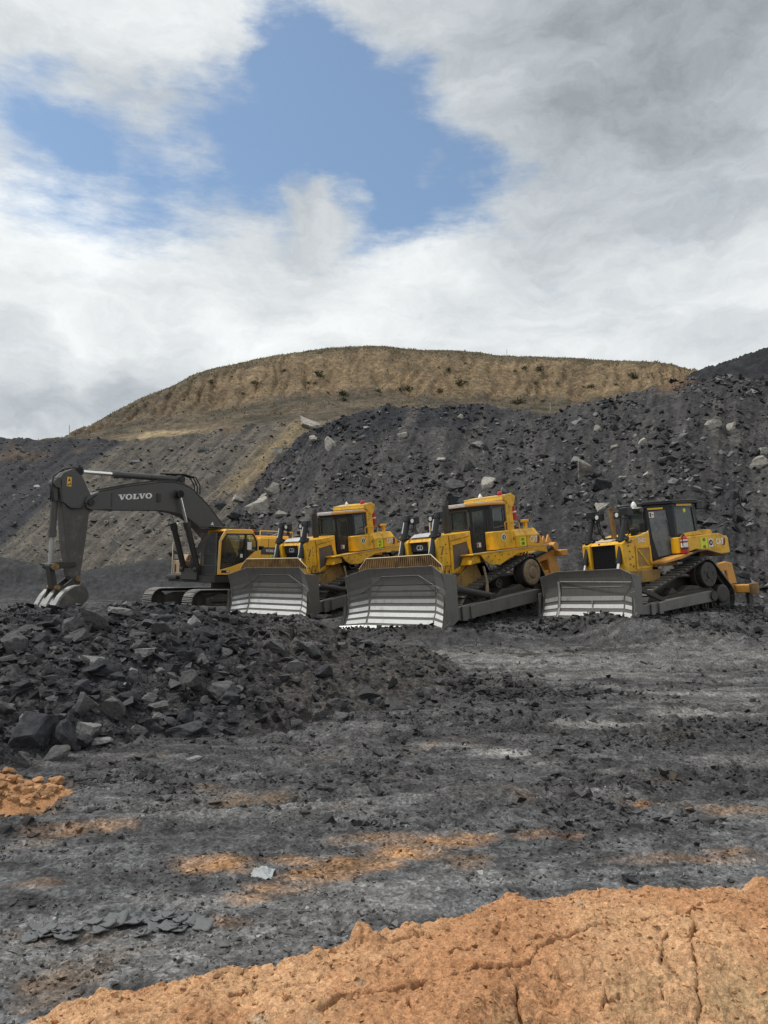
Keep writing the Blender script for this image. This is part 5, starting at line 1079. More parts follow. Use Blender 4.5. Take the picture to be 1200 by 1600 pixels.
    for s in (1, -1):
        part('boom_cheek', 'graphite', bm_, lambda m: m.prism([(5.6, 3.78), (6.36, 3.70), (6.54, 3.76), (6.62, 3.95), (6.54, 4.14), (6.3, 4.26), (5.6, 4.44)], s*.262, s*.30), .008)
        part('pin_boss', 'graphite', bm_, lambda m: m.tube((2.9, s*.26, 4.54), (2.9, s*.36, 4.54), .17, n=18), .008)
    for x, z, w_, q in ((6.42, 3.96, .36, .12), (2.9, 4.54, .52, .13), (.18, 2.15, .36, .12)): part('pivot_pin', 'black', bm_, lambda m: m.tube((x, -w_, z), (x, w_, z), q, n=18), .006)
    part('edge_strip', 'steel_dark', bm_, lambda m: [m.rod([(6.1, s*.255, 4.37), (4.86, s*.255, 4.69), (3.6, s*.255, 4.95), (3.0, s*.255, 4.99), (2.6, s*.255, 4.95), (2.2, s*.255, 4.81), (1.5, s*.255, 4.31), (.57, s*.255, 3.43)], .022, 6) for s in (1, -1)], 0)
    slab_letters(bm_, (5.36, .265, 4.125), Vector((-1, 0, .13)).normalized(), (0, 0, 1), 1.40, .19)
    part('boom_bracket', 'steel_dark', bm_, lambda m: (m.box(3.62, 3.78, .261, .30, 4.2, 4.5), m.box(5.62, 5.66, .301, .306, 3.85, 4.36)), .006)
    part('white_arrow', 'white', bm_, lambda m: m.prism([(1.28, 3.48), (1.12, 3.46), (1.18, 3.60)], .261, .264), 0)
    part('boom_pipes', 'steel_dark', bm_, lambda m: [m.rod([(.4, y, 3.36), (1.45, y, 4.36), (2.15, y, 4.86), (2.6, y, 5.01), (3.0, y, 5.05), (3.6, y, 5.01), (4.86, y, 4.75), (6.0, y, 4.46)], .026, 6) for y in (-.12, -.04, .04, .12)], 0)
    # boom cylinders
    for s in (1, -1):
        y = s*.43; a, b = Vector((2.9, y, 4.54)), Vector((1.95, y, 1.72)); d = (b-a).normalized()
        c = part('boom_cylinder', 'steel_dark', r, lambda m: (m.tube(a+d*1.18, b, .115, n=16), m.tube(a+d*1.1, a+d*1.38, .14, n=16), m.tube((1.95, y-.09, 1.72), (1.95, y+.09, 1.72), .15, n=14)), .006)
        part('rod', 'chrome', c, lambda m: m.tube(a, a+d*1.2, .062, n=12), 0)
        part('rod_eye', 'black', c, lambda m: m.tube((2.9, y-.09, 4.54), (2.9, y+.09, 4.54), .15, n=16), 0)
    part('hose', 'rubber', r, lambda m: [m.rod([(1.9+k*.05, -.2+.12*k, 1.7), (1.75, -.2+.12*k, 2.3), (1.4, -.2+.12*k, 2.75), (1.3, -.15+.1*k, 3.0)], .03, 6) for k in range(4)], 0)
    # arm cylinder on top of the boom
    a, b = Vector((6.82, 0, 5.0)), Vector((2.6, 0, 5.16)); d = (b-a).normalized()
    ac = part('arm_cylinder', 'graphite', r, lambda m: (m.tube(a+d*1.45, b, .115, n=18), m.tube(a+d*1.36, a+d*1.58, .145, n=18), m.tube(a+d*2.9, a+d*3.02, .125, n=18), m.prism([(2.45, 4.94), (2.8, 4.96), (2.72, 5.26), (2.55, 5.26)], -.16, -.12), m.prism([(2.45, 4.94), (2.8, 4.96), (2.72, 5.26), (2.55, 5.26)], .12, .16)), .006)
    part('rod', 'chrome', ac, lambda m: m.tube(a, a+d*1.4, .068, n=14), 0)
    part('cylinder_eye', 'black', ac, lambda m: (m.tube((6.82, -.2, 5.0), (6.82, .2, 5.0), .16, n=18), m.tube((2.63, -.2, 5.16), (2.63, .2, 5.16), .13, n=16)), .006)
    part('hose_loop', 'rubber', ac, lambda m: [m.rod([(2.95+.3*k, .1*k-.1, 5.27), (2.5, .1*k-.1, 5.36), (2.05-.06*k, .1*k-.1, 5.28), (1.85-.06*k, .1*k-.1, 4.98), (1.82-.05*k, .1*k-.1, 4.66)], .028, 6) for k in range(3)], 0)
    # arm
    ap = [(7.50, 4.44), (7.50, 4.72), (7.36, 4.90), (7.0, 5.06), (6.82, 5.14), (6.68, 5.05), (6.72, 4.86), (6.42, 4.32), (6.24, 3.96), (6.28, 3.74), (6.40, 3.55), (6.47, 2.74), (6.62, 1.38), (6.70, 1.26), (6.84, 1.26), (6.98, 1.42), (7.22, 2.59), (7.36, 3.72)]
    ar = part('arm', 'armsteel', r, lambda m: m.prism(ap, -.20, .20), .016, 2)
    part('arm_top', 'graphite', ar, lambda m: [m.prism([(7.44, 4.46), (7.44, 4.70), (7.30, 4.86), (6.96, 5.0), (6.74, 4.84), (6.44, 4.30), (6.28, 3.96), (6.36, 3.72), (7.34, 3.74)], s*.201, s*.215) for s in (1, -1)], .006)
    part('caution_plate', 'amber', ar, lambda m: m.box(7.10, 7.26, .216, .219, 4.44, 4.76), 0)
    part('caution_mark', 'darkprint', ar, lambda m: (m.prism([(7.13, 4.62), (7.23, 4.62), (7.18, 4.72)], .22, .222), m.box(7.12, 7.17, .22, .222, 4.50, 4.55), m.box(7.19, 7.24, .22, .222, 4.47, 4.51)), 0)
    part('arm_hose', 'rubber', ar, lambda m: [m.rod([(6.9-.1*k, .1*k-.05, 5.16), (7.35, .1*k-.05, 5.02), (7.62+.04*k, .1*k-.05, 4.75), (7.68+.04*k, .12*k-.06, 4.3), (7.66, .12*k-.06, 3.9)], .022, 6) for k in range(3)]+[m.rod([(6.2, .31, 4.25), (6.5, .33, 4.0), (6.75, .30, 3.72), (7.1, .24, 3.70), (7.35, .23, 3.88), (7.62, .2, 3.92)], .022, 6)], 0)
    # bucket cylinder and linkage
    a, b = Vector((7.54, 0, 4.52)), Vector((7.60, 0, 1.76)); d = (b-a).normalized()
    bc = part('bucket_cylinder', 'armsteel', r, lambda m: (m.tube(a, a+d*1.72, .115, n=16), m.tube(a+d*1.55, a+d*1.8, .14, n=16), m.tube((7.54, -.2, 4.52), (7.54, .2, 4.52), .15, n=16)), .006)
    part('rod', 'worn_dull', bc, lambda m: m.tube(a+d*1.7, b, .068, n=12), 0)
    lk = part('bucket_link', 'steel_dark', r, lambda m: ([m.prism([(7.72, 1.82), (7.52, 1.88), (6.86, 1.92), (6.78, 1.84), (6.86, 1.76), (7.5, 1.64), (7.66, 1.64)], s*.24-.03, s*.24+.03) for s in (1, -1)], m.tube((7.60, -.34, 1.76), (7.60, .34, 1.76), .10, n=14), m.prism([(7.70, 1.75), (7.52, 1.75), (7.38, 1.08), (7.44, .98), (7.54, 1.02)], -.15, .15)), .01)
    part('link_pin', 'rust', lk, lambda m: m.tube((7.58, .27, 1.74), (7.58, .36, 1.74), .12, n=16), 0)
    # bucket: curled shell, cheeks, ears, teeth
    shell = [(7.74, .26), (7.66, .50), (7.52, .74), (7.34, .94), (7.12, 1.08), (6.9, 1.14), (6.72, 1.08), (6.62, .92), (6.58, .74)]
    rows = [[(x, y, z) for y in (-.72, -.36, 0, .36, .72)] for x, z in shell]
    def thick(m):
        inn = []; n = len(shell)
        for i, (x, z) in enumerate(shell):
            x0, z0 = shell[max(i-1, 0)]; x1, z1 = shell[min(i+1, n-1)]; L = math.hypot(x1-x0, z1-z0); inn.append((x+(z0-z1)/L*.05*-1*-1, z-(x0-x1)/L*.05))
        for i in range(n-1): m.prism([shell[i], shell[i+1], inn[i+1], inn[i]], -.72, .72)
    bk = part('bucket', 'worn_dull', r, thick, 0)
    part('bucket_cheek', 'armsteel', bk, lambda m: [m.prism(shell+[(6.72, .52), (6.98, .34), (7.45, .24)], s*.721, s*.76) for s in (1, -1)], .006)
    part('bucket_ear', 'steel_dark', bk, lambda m: [m.prism([(7.62, .66), (7.50, 1.08), (7.40, 1.15), (7.22, 1.12), (6.92, 1.36), (6.78, 1.42), (6.64, 1.36), (6.66, 1.16), (6.9, 1.12), (7.3, .95)], s*.26-.03, s*.26+.03) for s in (1, -1)], .01)
    part('wear_strip', 'worn_dull', bk, lambda m: [m.prism([(7.79, .22), (7.72, .50), (7.57, .77), (7.39, .98), (7.36, .94), (7.53, .74), (7.67, .50), (7.73, .24)], y-.13, y+.13) for y in (-.58, 0, .58)], .006)
    for k in range(5):
        y = -.62+k*.31
        part('tooth', 'worn_dull', bk, lambda m: m.prism([(7.70, .34), (7.83, .38), (7.86, .20), (7.80, .0), (7.74, .12)], y-.06, y+.06), .01)
    part('bucket_pin', 'rust', bk, lambda m: (m.tube((6.75, -.33, 1.33), (6.75, .33, 1.33), .085, n=14), m.tube((7.44, -.33, 1.05), (7.44, .33, 1.05), .075, n=14)), 0)
    return r
exc = excavator()
# ================================================================== loose rock
def ico(sub):
    bm = bmesh.new(); bmesh.ops.create_icosphere(bm, subdivisions=sub, radius=1)
    V = np.array([v.co[:] for v in bm.verts]); F = np.array([[v.index for v in f.verts] for f in bm.faces]); bm.free(); return V, F
ICO = {k: ico(k) for k in (1, 2, 3, 4)}
def rock_shape(seed, sub=3, planes=11, rough=.03, cut=(.45, .85)):
    r = np.random.default_rng(seed); V, F = ICO[sub]; V = V.copy()*1.25
    for i in range(planes):
        n = r.normal(size=3); n /= np.linalg.norm(n); s = V@n-r.uniform(*cut); V -= np.maximum(s, 0)[:, None]*n
    V += rough*np.stack([fbm(V[:, (k+1) % 3]*2.3+seed, V[:, (k+2) % 3]*2.3+k*5, 4, seed+k, .6) for k in range(3)], -1)
    V *= 1+(.05*np.round(2.5*fbm(V[:, 2]*4+seed, V[:, 0]*1.2, 2, seed+9)))[:, None]*(rough < .1)
    lo, hi = V.min(0), V.max(0); V = (V-(lo+hi)/2)/((hi-lo)/2); return V, F
def rock_mesh(name, seed, sub=3, **k):
    V, F = rock_shape(seed, sub, **k); me = np_mesh(name, V, F, None, False); return me
ROCKS = {t: [] for t in ('dark', 'mid', 'grey', 'pale')}
for i, t in enumerate(ROCKS):
    for k in range(9):
        me = rock_mesh('boulder', 100*i+k, 4 if k < 5 else 3, planes=9+k % 5, rough=.055, cut=(.38, .85)); me.materials.append(M['rock_'+t]); ROCKS[t].append(me)
_rk = [0]
def put_rock(px, py, w, h, tone, names, label, group=None, roll=0, k=None, name='boulder', cat='boulder', meshes=None, deep=.8, sink=.15):
    q = hit(px, py+.22*h, names)
    if q is None: return None
    loc, nor, dist, nm = q; s = loc.y/FPX; _rk[0] += 1
    ms = meshes or ROCKS[tone]
    o = bpy.data.objects.new(name, ms[(k if k is not None else _rk[0]) % len(ms)]); COL.objects.link(o)
    hw, hh = w*s*.53, h*s*.58
    o.scale = (hw, hw*random.uniform(deep*.8, deep*1.1), hh)
    o.rotation_euler = (random.uniform(-.25, .25), RAD(roll)+random.uniform(-.12, .12), random.uniform(-.35, .35)+(math.pi if random.random() < .5 else 0))
    o.location = loc+Vector((0, hw*.25, hh*(.38-sink)))
    return tag(o, label, cat, group)
PIL = ('rubble_pile', 'ground'); WH = ('black_waste_heap',); GS = ('grey_spoil_slope', 'black_waste_heap')
for a in [
    (17, 1009, 40, 50, 'mid', 'flat-faced grey block cut by the left edge of the picture, on the rubble pile'),
    (75, 970, 38, 26, 'dark', 'dark rounded block just below the bucket on the rubble pile'), (110, 978, 30, 28, 'mid', 'wedge-shaped grey block just right below the bucket'),
    (146, 964, 42, 44, 'mid', 'large upright grey slab on the pile crest right of the bucket'), (208, 1009, 42, 17, 'mid', 'long curved grey-brown rock high on the rubble pile'),
    (247, 983, 34, 26, 'mid', 'tilted grey slab below the excavator tracks'), (320, 992, 40, 24, 'dark', 'dark leaning slab below the near excavator track'),
    (302, 972, 20, 22, 'grey', 'light grey angular block in front of the near excavator track'), (424, 1010, 44, 28, 'mid', 'smooth grey boulder below the blade of the bulldozer beside the excavator'),
    (64, 1013, 20, 20, 'mid', 'small squarish rock right of the block at the left edge'), (212, 990, 32, 16, 'mid', 'flat rock lying above the long curved rock on the pile'),
    (165, 1049, 50, 34, 'dark', 'wide dark block half buried in the middle of the rubble pile'), (127, 1077, 28, 26, 'dark', 'pointed dark slab standing in the rubble pile'),
    (122, 1103, 48, 36, 'mid', 'brownish lumpy boulder low on the rubble pile'), (169, 1107, 46, 38, 'mid', 'square grey boulder beside the brownish lumpy one'),
    (296, 1064, 38, 38, 'mid', 'layered tilted rock in the middle of the rubble pile'), (349, 1079, 56, 30, 'mid', 'long smooth brown-grey boulder where rubble turns to soil'),
    (221, 1105, 24, 15, 'dark', 'small dark slab under the layered tilted rock'), (246, 1105, 30, 15, 'grey', 'flat light grey slab under the layered tilted rock'),
    (212, 1142, 36, 20, 'grey', 'pale flat-topped rock near the foot of the rubble pile'), (289, 1142, 68, 26, 'dark', 'long dark slab at the foot of the rubble pile'),
    (154, 1159, 38, 17, 'grey', 'flat grey rock on the foot of the pile right of the darkest boulder'), (225, 1161, 30, 13, 'mid', 'thin flat rock at the foot of the pile left of the long dark slab'),
    (38, 1148, 84, 68, 'dark', 'biggest smooth dark boulder at the lower left of the pile'), (101, 1154, 52, 48, 'dark', 'darkest peaked boulder beside the biggest smooth one'),
    (86, 1181, 46, 24, 'mid', 'low grey boulder in front of the darkest peaked one'), (25, 1191, 40, 34, 'mid', 'brownish leaning boulder above the orange clods'),
    (8, 1110, 18, 20, 'grey', 'small light rock on top of the biggest smooth boulder'), (300, 1122, 32, 22, 'mid', 'angular grey rock above the long dark slab'),
    (22, 1076, 54, 20, 'dark', 'dark slab sloping down at the left edge of the pile'), (300, 1187, 26, 11, 'grey', 'pale flat stone lying on the ground right of the pile foot'),
    (240, 1180, 20, 17, 'mid', 'small grey rock on the ground below the pile foot'), (458, 1044, 36, 26, 'grey', 'light grey rounded rock on the soil end of the pile'),
    (503, 1049, 32, 22, 'dark', 'dark rock right of the light grey rounded one'), (483, 1017, 38, 28, 'mid', 'tilted grey block high on the soil end of the pile'),
    (574, 1085, 44, 36, 'mid', 'largest rounded boulder on the brown soil end of the pile'), (529, 1101, 38, 22, 'mid', 'low rounded rock left of the largest soil-end boulder'),
    (460, 1127, 26, 20, 'mid', 'rounded rock low on the left of the brown soil'), (497, 1117, 24, 20, 'mid', 'rounded rock between two others low in the brown soil'),
    (531, 1122, 28, 18, 'mid', 'low rock below the left of the largest soil-end boulder'), (629, 1104, 38, 20, 'mid', 'half buried flat rock right of the largest soil-end boulder'),
    (359, 1081, 28, 26, 'dark', 'dark round rock under the long smooth brown-grey boulder'), (533, 1010, 22, 15, 'mid', 'small rock on the crest left of the middle blade'),
    (574, 1005, 26, 14, 'mid', 'flat rock on the crest just below the middle blade'), (407, 951, 26, 16, 'dark', 'dark lump on the crest before the blade beside the excavator'),
    (444, 957, 42, 15, 'dark', 'wide dark slab on the crest before the blade beside the excavator')]:
    put_rock(*a[:5], PIL, a[5], roll=random.uniform(-14, 14))
for a in [
    (402, 792, 40, 34, 'pale', 'large pale block above the excavator cab'), (915, 732, 40, 38, 'pale', 'largest pale boulder in the middle of the black heap'),
    (485, 662, 52, 24, 'pale', 'wide pale slab on the crest at the left end of the black heap'), (516, 695, 18, 28, 'pale', 'upright grey slab right below the wide pale crest slab'),
    (492, 685, 16, 14, 'pale', 'small pale block under the wide pale crest slab'), (438, 714, 16, 34, 'pale', 'tall leaning grey slab at the left edge of the black heap'),
    (432, 766, 28, 20, 'pale', 'grey block above and right of the large pale block'), (410, 776, 20, 16, 'pale', 'grey block leaning behind the large pale block'),
    (440, 803, 24, 11, 'pale', 'pale tilted sliver right of the large pale block'), (372, 780, 22, 12, 'pale', 'flat pale rock left of the large pale block'),
    (345, 790, 20, 18, 'dark', 'dark rock at the left foot of the black heap above the boom'), (367, 808, 26, 18, 'dark', 'dark slab just left under the large pale block'),
    (724, 730, 32, 26, 'mid', 'upper block of the dark outcrop above the middle bulldozer'), (713, 757, 30, 26, 'mid', 'lower block of the dark outcrop above the middle bulldozer'),
    (764, 755, 24, 22, 'pale', 'grey slab right of the dark outcrop'), (797, 755, 14, 10, 'pale', 'pale sliver above the canopy of the middle bulldozer'),
    (704, 786, 20, 26, 'dark', 'dark rock below the outcrop beside the cab roof'), (569, 752, 18, 18, 'grey', 'grey rock above the left bulldozer canopy'),
    (628, 679, 18, 10, 'pale', 'lone pale stone high on the black heap'), (748, 695, 24, 14, 'grey', 'tilted grey slab high in the middle of the black heap'),
    (783, 702, 13, 10, 'grey', 'small grey stone right of the tilted high slab'), (934, 670, 14, 13, 'pale', 'pale rock high above the largest pale boulder'),
    (1048, 718, 34, 15, 'mid', 'long tilted dark-grey slab right of the largest pale boulder'), (960, 699, 13, 10, 'pale', 'small pale stone up right of the largest pale boulder'),
    (1004, 690, 20, 10, 'pale', 'flat pale stone halfway up the right of the heap'), (940, 760, 28, 26, 'dark', 'dark block under the largest pale boulder'),
    (940, 790, 22, 16, 'pale', 'pale rock behind the lift cylinders of the rightmost bulldozer'), (894, 768, 30, 20, 'mid', 'wide dark-grey rock below the largest pale boulder'),
    (1115, 665, 26, 22, 'pale', 'left of two pale boulders high on the right'), (1141, 666, 17, 16, 'pale', 'right of two pale boulders high on the right'),
    (1188, 725, 32, 26, 'pale', 'pale boulder at the right edge of the picture'), (1191, 704, 18, 13, 'pale', 'small pale rock above the boulder at the right edge'),
    (1142, 776, 24, 18, 'dark', 'dark block low on the far right of the heap'), (1054, 752, 18, 13, 'grey', 'biggest stone of the pale cluster above the black cab'),
    (1078, 748, 14, 11, 'pale', 'pale stone at the right of the cluster above the black cab'), (1010, 741, 11, 9, 'pale', 'tiny white stone left of the cluster above the black cab')]:
    put_rock(*a[:5], GS, a[5], roll=random.uniform(-30, 5), sink=.1)
for a in [(275, 824, 16, 14, 'pale', 'pale rock on the grey slope under the boom'), (265, 886, 32, 11, 'pale', 'long pale slab at the foot of the grey slope left of the cab'),
          (210, 722, 14, 12, 'grey', 'grey block at the top of the grey slope over the arm cylinder'), (317, 702, 16, 13, 'grey', 'grey rock high on the slope right of the boom top'),
          (55, 760, 13, 9, 'pale', 'pale stone on the dark left part of the slope'), (118, 800, 15, 8, 'grey', 'thin grey slab behind the arm'), (30, 715, 13, 8, 'grey', 'grey stone near the top left corner of the slope'),
          (300, 770, 16, 9, 'grey', 'flat grey stone on the slope right of the boom bend'), (180, 850, 20, 10, 'grey', 'flat grey slab in the middle under the boom')]:
    put_rock(*a[:5], GS, a[5], roll=-32, sink=.1)
put_rock(985, 1374, 24, 13, 'dark', ('ground',), 'lone black stone just beyond the orange clay bank on the right')
put_rock(1186, 950, 20, 10, 'dark', ('ground',), 'dark flat stone by the ripper at the right edge')
# ---- rocks that nothing tells apart
def crowd(n, box, wr, tones, names, label, group, flat=(.38, .8), only=None, roll=(-20, 20), cond=None):
    c = 0; t = 0
    while c < n and t < n*8:
        t += 1; px, py = random.uniform(box[0], box[2]), random.uniform(box[1], box[3])
        if cond and not cond(px, py): continue
        q = hit(px, py, names+(('rubble_pile', 'ground') if 'rubble_pile' not in names else ()))
        if q is None or (only and q[3] not in only): continue
        w = wr[0]*(wr[1]/wr[0])**(random.random()**1.7)
        tn = random.choice(tones); side = 'left' if px < (box[0]+box[2])/2 else 'right'; lev = 'upper' if py < (box[1]+box[3])/2 else 'lower'
        put_rock(px, py, w, w*random.uniform(*flat), tn, names, label % (dict(dark='black', mid='dark grey', grey='mid grey', pale='pale grey')[tn], lev+' '+side), group, roll=random.uniform(*roll)); c += 1
crowd(120, (0, 940, 380, 1165), (14, 40), ['dark', 'dark', 'dark', 'mid', 'mid', 'mid', 'grey'], ('rubble_pile', 'ground'), 'angular %s rock among many in the %s part of the rubble pile', 'rocks of the rubble pile', only=('rubble_pile',))
crowd(35, (360, 985, 720, 1125), (10, 20), ['dark', 'mid', 'mid'], ('rubble_pile', 'ground'), 'blunt %s rock among many in the %s part of the brown soil pile', 'rocks in the soil end of the pile', only=('rubble_pile',))
crowd(60, (430, 650, 1200, 860), (7, 15), ['mid', 'grey', 'grey', 'pale'], WH, '%s stone among many on the %s part of the black waste heap', 'stones on the black heap', only=('black_waste_heap',), roll=(-35, 5))
crowd(24, (0, 700, 330, 880), (7, 13), ['mid', 'grey', 'grey'], ('grey_spoil_slope',), '%s stone among many on the %s part of the slope behind the boom', 'stones on the grey slope', only=('grey_spoil_slope',), flat=(.35, .6), roll=(-45, -15))
# ---- uncountable small stones, one mesh for each surface
TPL = []
for k in range(26):
    r_ = np.random.default_rng(900+k); bm = bmesh.new()
    for p in r_.normal(size=(9, 3))*(1, .8, .6): bm.verts.new(p)
    h = bmesh.ops.convex_hull(bm, input=bm.verts); bmesh.ops.triangulate(bm, faces=bm.faces)
    bm.verts.index_update(); used = sorted({v.index for f in bm.faces for v in f.verts}); mp = {u: i for i, u in enumerate(used)}
    V = np.array([v.co[:] for v in bm.verts])[used]; F = np.array([[mp[v.index] for v in f.verts] for f in bm.faces]); bm.free()
    V = V/np.abs(V).max(); TPL.append((V, F))
def scatter(name, P, size, col, mat, flat=.75, tiltdir=None, sink=.2):
    """P (n,3) positions, size (n,), col (n,3)"""
    n = len(P); kk = rng.integers(0, len(TPL), n); VV = []; FF = []; CC = []; off = 0
    q = rng.normal(size=(n, 4)); q /= np.linalg.norm(q, axis=1)[:, None]; w, x, y, z = q.T
    Rm = np.stack([1-2*(y*y+z*z), 2*(x*y-z*w), 2*(x*z+y*w), 2*(x*y+z*w), 1-2*(x*x+z*z), 2*(y*z-x*w), 2*(x*z-y*w), 2*(y*z+x*w), 1-2*(x*x+y*y)], -1).reshape(-1, 3, 3)
    for k in range(len(TPL)):
        i = np.nonzero(kk == k)[0]
        if len(i) == 0: continue
        V, F = TPL[k]; W_ = np.einsum('nij,vj->nvi', Rm[i], V)*size[i, None, None]; W_[..., 2] *= flat
        W_ += P[i, None, :]; W_[..., 2] += (size[i]*(flat*.5-sink))[:, None]
        VV.append(W_.reshape(-1, 3)); FF.append((F[None]+off+np.arange(len(i))[:, None, None]*len(V)).reshape(-1, 3)); CC.append(np.repeat(col[i], len(V), 0)); off += len(i)*len(V)
    me = np_mesh(name, np.concatenate(VV), np.concatenate(FF), np.concatenate(CC), False)
    return tag(link(name, me, mat), kind='stuff')
def on_grid(P3, n, rows, weight=None):
    a = P3[:-1, :-1]; b = P3[1:, :-1]; c = P3[:-1, 1:]
    ar = np.linalg.norm(np.cross(b-a, c-a), axis=-1); ar[:rows[0]] = 0; ar[rows[1]:] = 0
    if weight is not None: ar = ar*weight[:-1, :-1]
    p = ar.ravel()/ar.sum(); i = rng.choice(len(p), n, p=p); r0, c0 = np.unravel_index(i, ar.shape); u, v = rng.random((2, n, 1))
    return (P3[r0, c0]*(1-u)*(1-v)+P3[r0+1, c0]*u*(1-v)+P3[r0, c0+1]*(1-u)*v+P3[r0+1, c0+1]*u*v), r0, c0
def powsize(n, a, b, k=2.2): return a*(b/a)**(rng.random(n)**k)
def tone(n, lo, hi, k=2.0, tint=(1, 1, 1.04)): return (lo+(hi-lo)*rng.random(n)**k)[:, None]*np.array(tint)*(1+.02*rng.normal(size=(n, 3)))
dens = 1+.9*np.tanh(4*fbm(np.arange(WH_P.shape[1])[None]*.035+0*WH_P[..., 0], WH_P[..., 2]*.25, 3, 77))
P, _, _ = on_grid(WH_P, 24000, (0, 262), dens); scatter('heap_stones', P, powsize(24000, .04, .36, 3.0), tone(24000, .016, .22, 2.8), M['loose'])
P, _, _ = on_grid(GS_P, 15000, (0, 222)); s = powsize(15000, .05, .34, 2.8); scatter('slope_stones', P, s, tone(15000, .022, .23, 2.2, (1.04, 1, .94)), M['loose'], flat=.5)
in_pile = (prof_in := np.clip((PL_P[..., 2]-ground_z(PL_P[..., 0], PL_P[..., 1])-.03)/.1, 0, 1))
left = 1-.62*sstep(380, 520, PA)
P, r0, c0 = on_grid(PL_P, 9000, (0, 300), in_pile*left); s = powsize(9000, .022, .15, 1.9); scatter('pile_stones', P, s, tone(9000, .010, .085, 2.0), M['loose'])
def ground_pts(n, d0, d1, pw=1.0, half=.55):
    y = np.exp(np.log(d0)+(np.log(d1)-np.log(d0))*rng.random(n)**pw); x = y*rng.uniform(-half, half, n); return x, y
x, y = ground_pts(20000, 3.6, 11); k = fbm(x*.8, y*1.2, 3, 888) > -.2; x, y = x[k], y[k]
scatter('gravel', np.stack([x, y, ground_z(x, y)], -1), powsize(len(x), .006, .032, 2.4), ground_col(x, y)*(.5+1.9*rng.random((len(x), 1))**2), M['loose'])
x, y = ground_pts(16000, 6.5, 24); k = fbm(x*.7+3, y*1.3, 3, 999) > .0; x, y = x[k], y[k]
scatter('mud_clods', np.stack([x, y, ground_z(x, y)], -1), powsize(len(x), .012, .085, 2.2), ground_col(x, y)*rng.uniform(.5, 1.15, (len(x), 1)), M['loose'], sink=.25)
# crumbs along the mud heaped before the blades and round the tracks
bx = []; 
for (cx, cy, sx, sy, n) in [(-.2, 20.3, 1.9, .5, 500), (5.0, 20.0, 1.7, .5, 420), (8.0, 19.3, 2.4, .6, 600), (2.4, 20.2, 1.5, .7, 400), (10.5, 20.6, 1.6, .7, 400), (4.2, 21.2, 1.2, .6, 250), (9.6, 21.2, 1.2, .8, 300)]:
    bx.append(np.stack([rng.normal(cx, sx*.6, n), rng.normal(cy, sy*.6, n)], -1))
for px, py, rx, ry, a in DARK:
    p = at_z(px, py, .1); d = p.y; n = int(500*a); n = n if py < 1160 else n//3; bx.append(np.stack([rng.normal(p.x, rx*d/FPX*.6, n), rng.normal(p.y, ry*d*d/2640*.6, n)], -1))
bx = np.concatenate(bx); scatter('blade_spoil', np.stack([bx[:, 0], bx[:, 1], ground_z(bx[:, 0], bx[:, 1])], -1), powsize(len(bx), .02, .13, 2.2)*np.clip((bx[:, 1]-2)/14, .3, 1), tone(len(bx), .016, .055, 1.5), M['loose'])
x = rng.uniform(-1.5, 2.2, 7000); s_ = -.12+1.3*rng.random(7000); y = np.interp(x, ex_, ey_)-s_
loc = [BVH['clay_bank'].ray_cast(Vector((a, b, 3)), Vector((0, 0, -1)))[0] for a, b in zip(x, y)]
P = np.array([l[:] for l in loc if l is not None]); n = len(P)
scatter('clay_crumbs', P, powsize(n, .003, .022, 3.2), np.array([[.40, .22, .11]])*rng.uniform(.7, 1.25, (n, 1)), M['clay'])
# ---- heap of orange clods at the left edge
hx, hy = np.meshgrid(np.linspace(-6.2, -2.9, 90), np.linspace(6.3, 8.3, 60), indexing='xy')
q = ((hx+4.35)/1.25)**2+((hy-7.35)/.55)**2; hz = ground_z(hx, hy)-.04+.30*np.exp(-q*1.6)*(1+.3*fbm(hx*5, hy*5, 3, 66))*sstep(2.2, 1.2, q)
heap('clay_heap', np.stack([hx, hy, hz], -1), np.zeros(hx.shape+(3,))+C3(.33, .172, .082), M['clay'])
CL = []
for k in range(6):
    me = rock_mesh('clod', 700+k, 3, planes=12, rough=.22, cut=(.7, 1.0)); me.materials.append(M['clod']); CL.append(me)
for (px, py, w, h, lb) in [(86, 1222, 24, 17, 'largest orange clod at the right end of the clay heap'), (58, 1220, 18, 12, 'round orange clod lying apart above the clay heap'), (80, 1233, 20, 13, 'flat orange clod under the largest one'), (95, 1232, 11, 9, 'smallest orange clod at the right end of the clay heap'), (14, 1205, 22, 14, 'orange clod on top of the clay heap at the left edge'), (42, 1256, 12, 8, 'pale clod on the ground at the foot of the clay heap')]:
    put_rock(px, py, w, h, None, ('ground', 'clay_heap'), lb, 'orange clods at the left edge', name='clod', cat='clod', meshes=CL)
for k in range(95):
    t = random.random(); px = random.uniform(-30, 82); py = random.uniform(1206+max(px, 0)*.30, 1266-max(px, 0)*.28)
    w = 4.5+15*random.random()**2; put_rock(px, py, w, w*random.uniform(.6, .95), None, ('ground', 'clay_heap'), 'small orange clod among many in the %s of the clay heap' % (('upper ' if py < 1234 else 'lower ')+('left edge' if px < 22 else 'middle' if px < 52 else 'right tip')), 'orange clods of the clay heap', name='clod', cat='clod', meshes=CL)
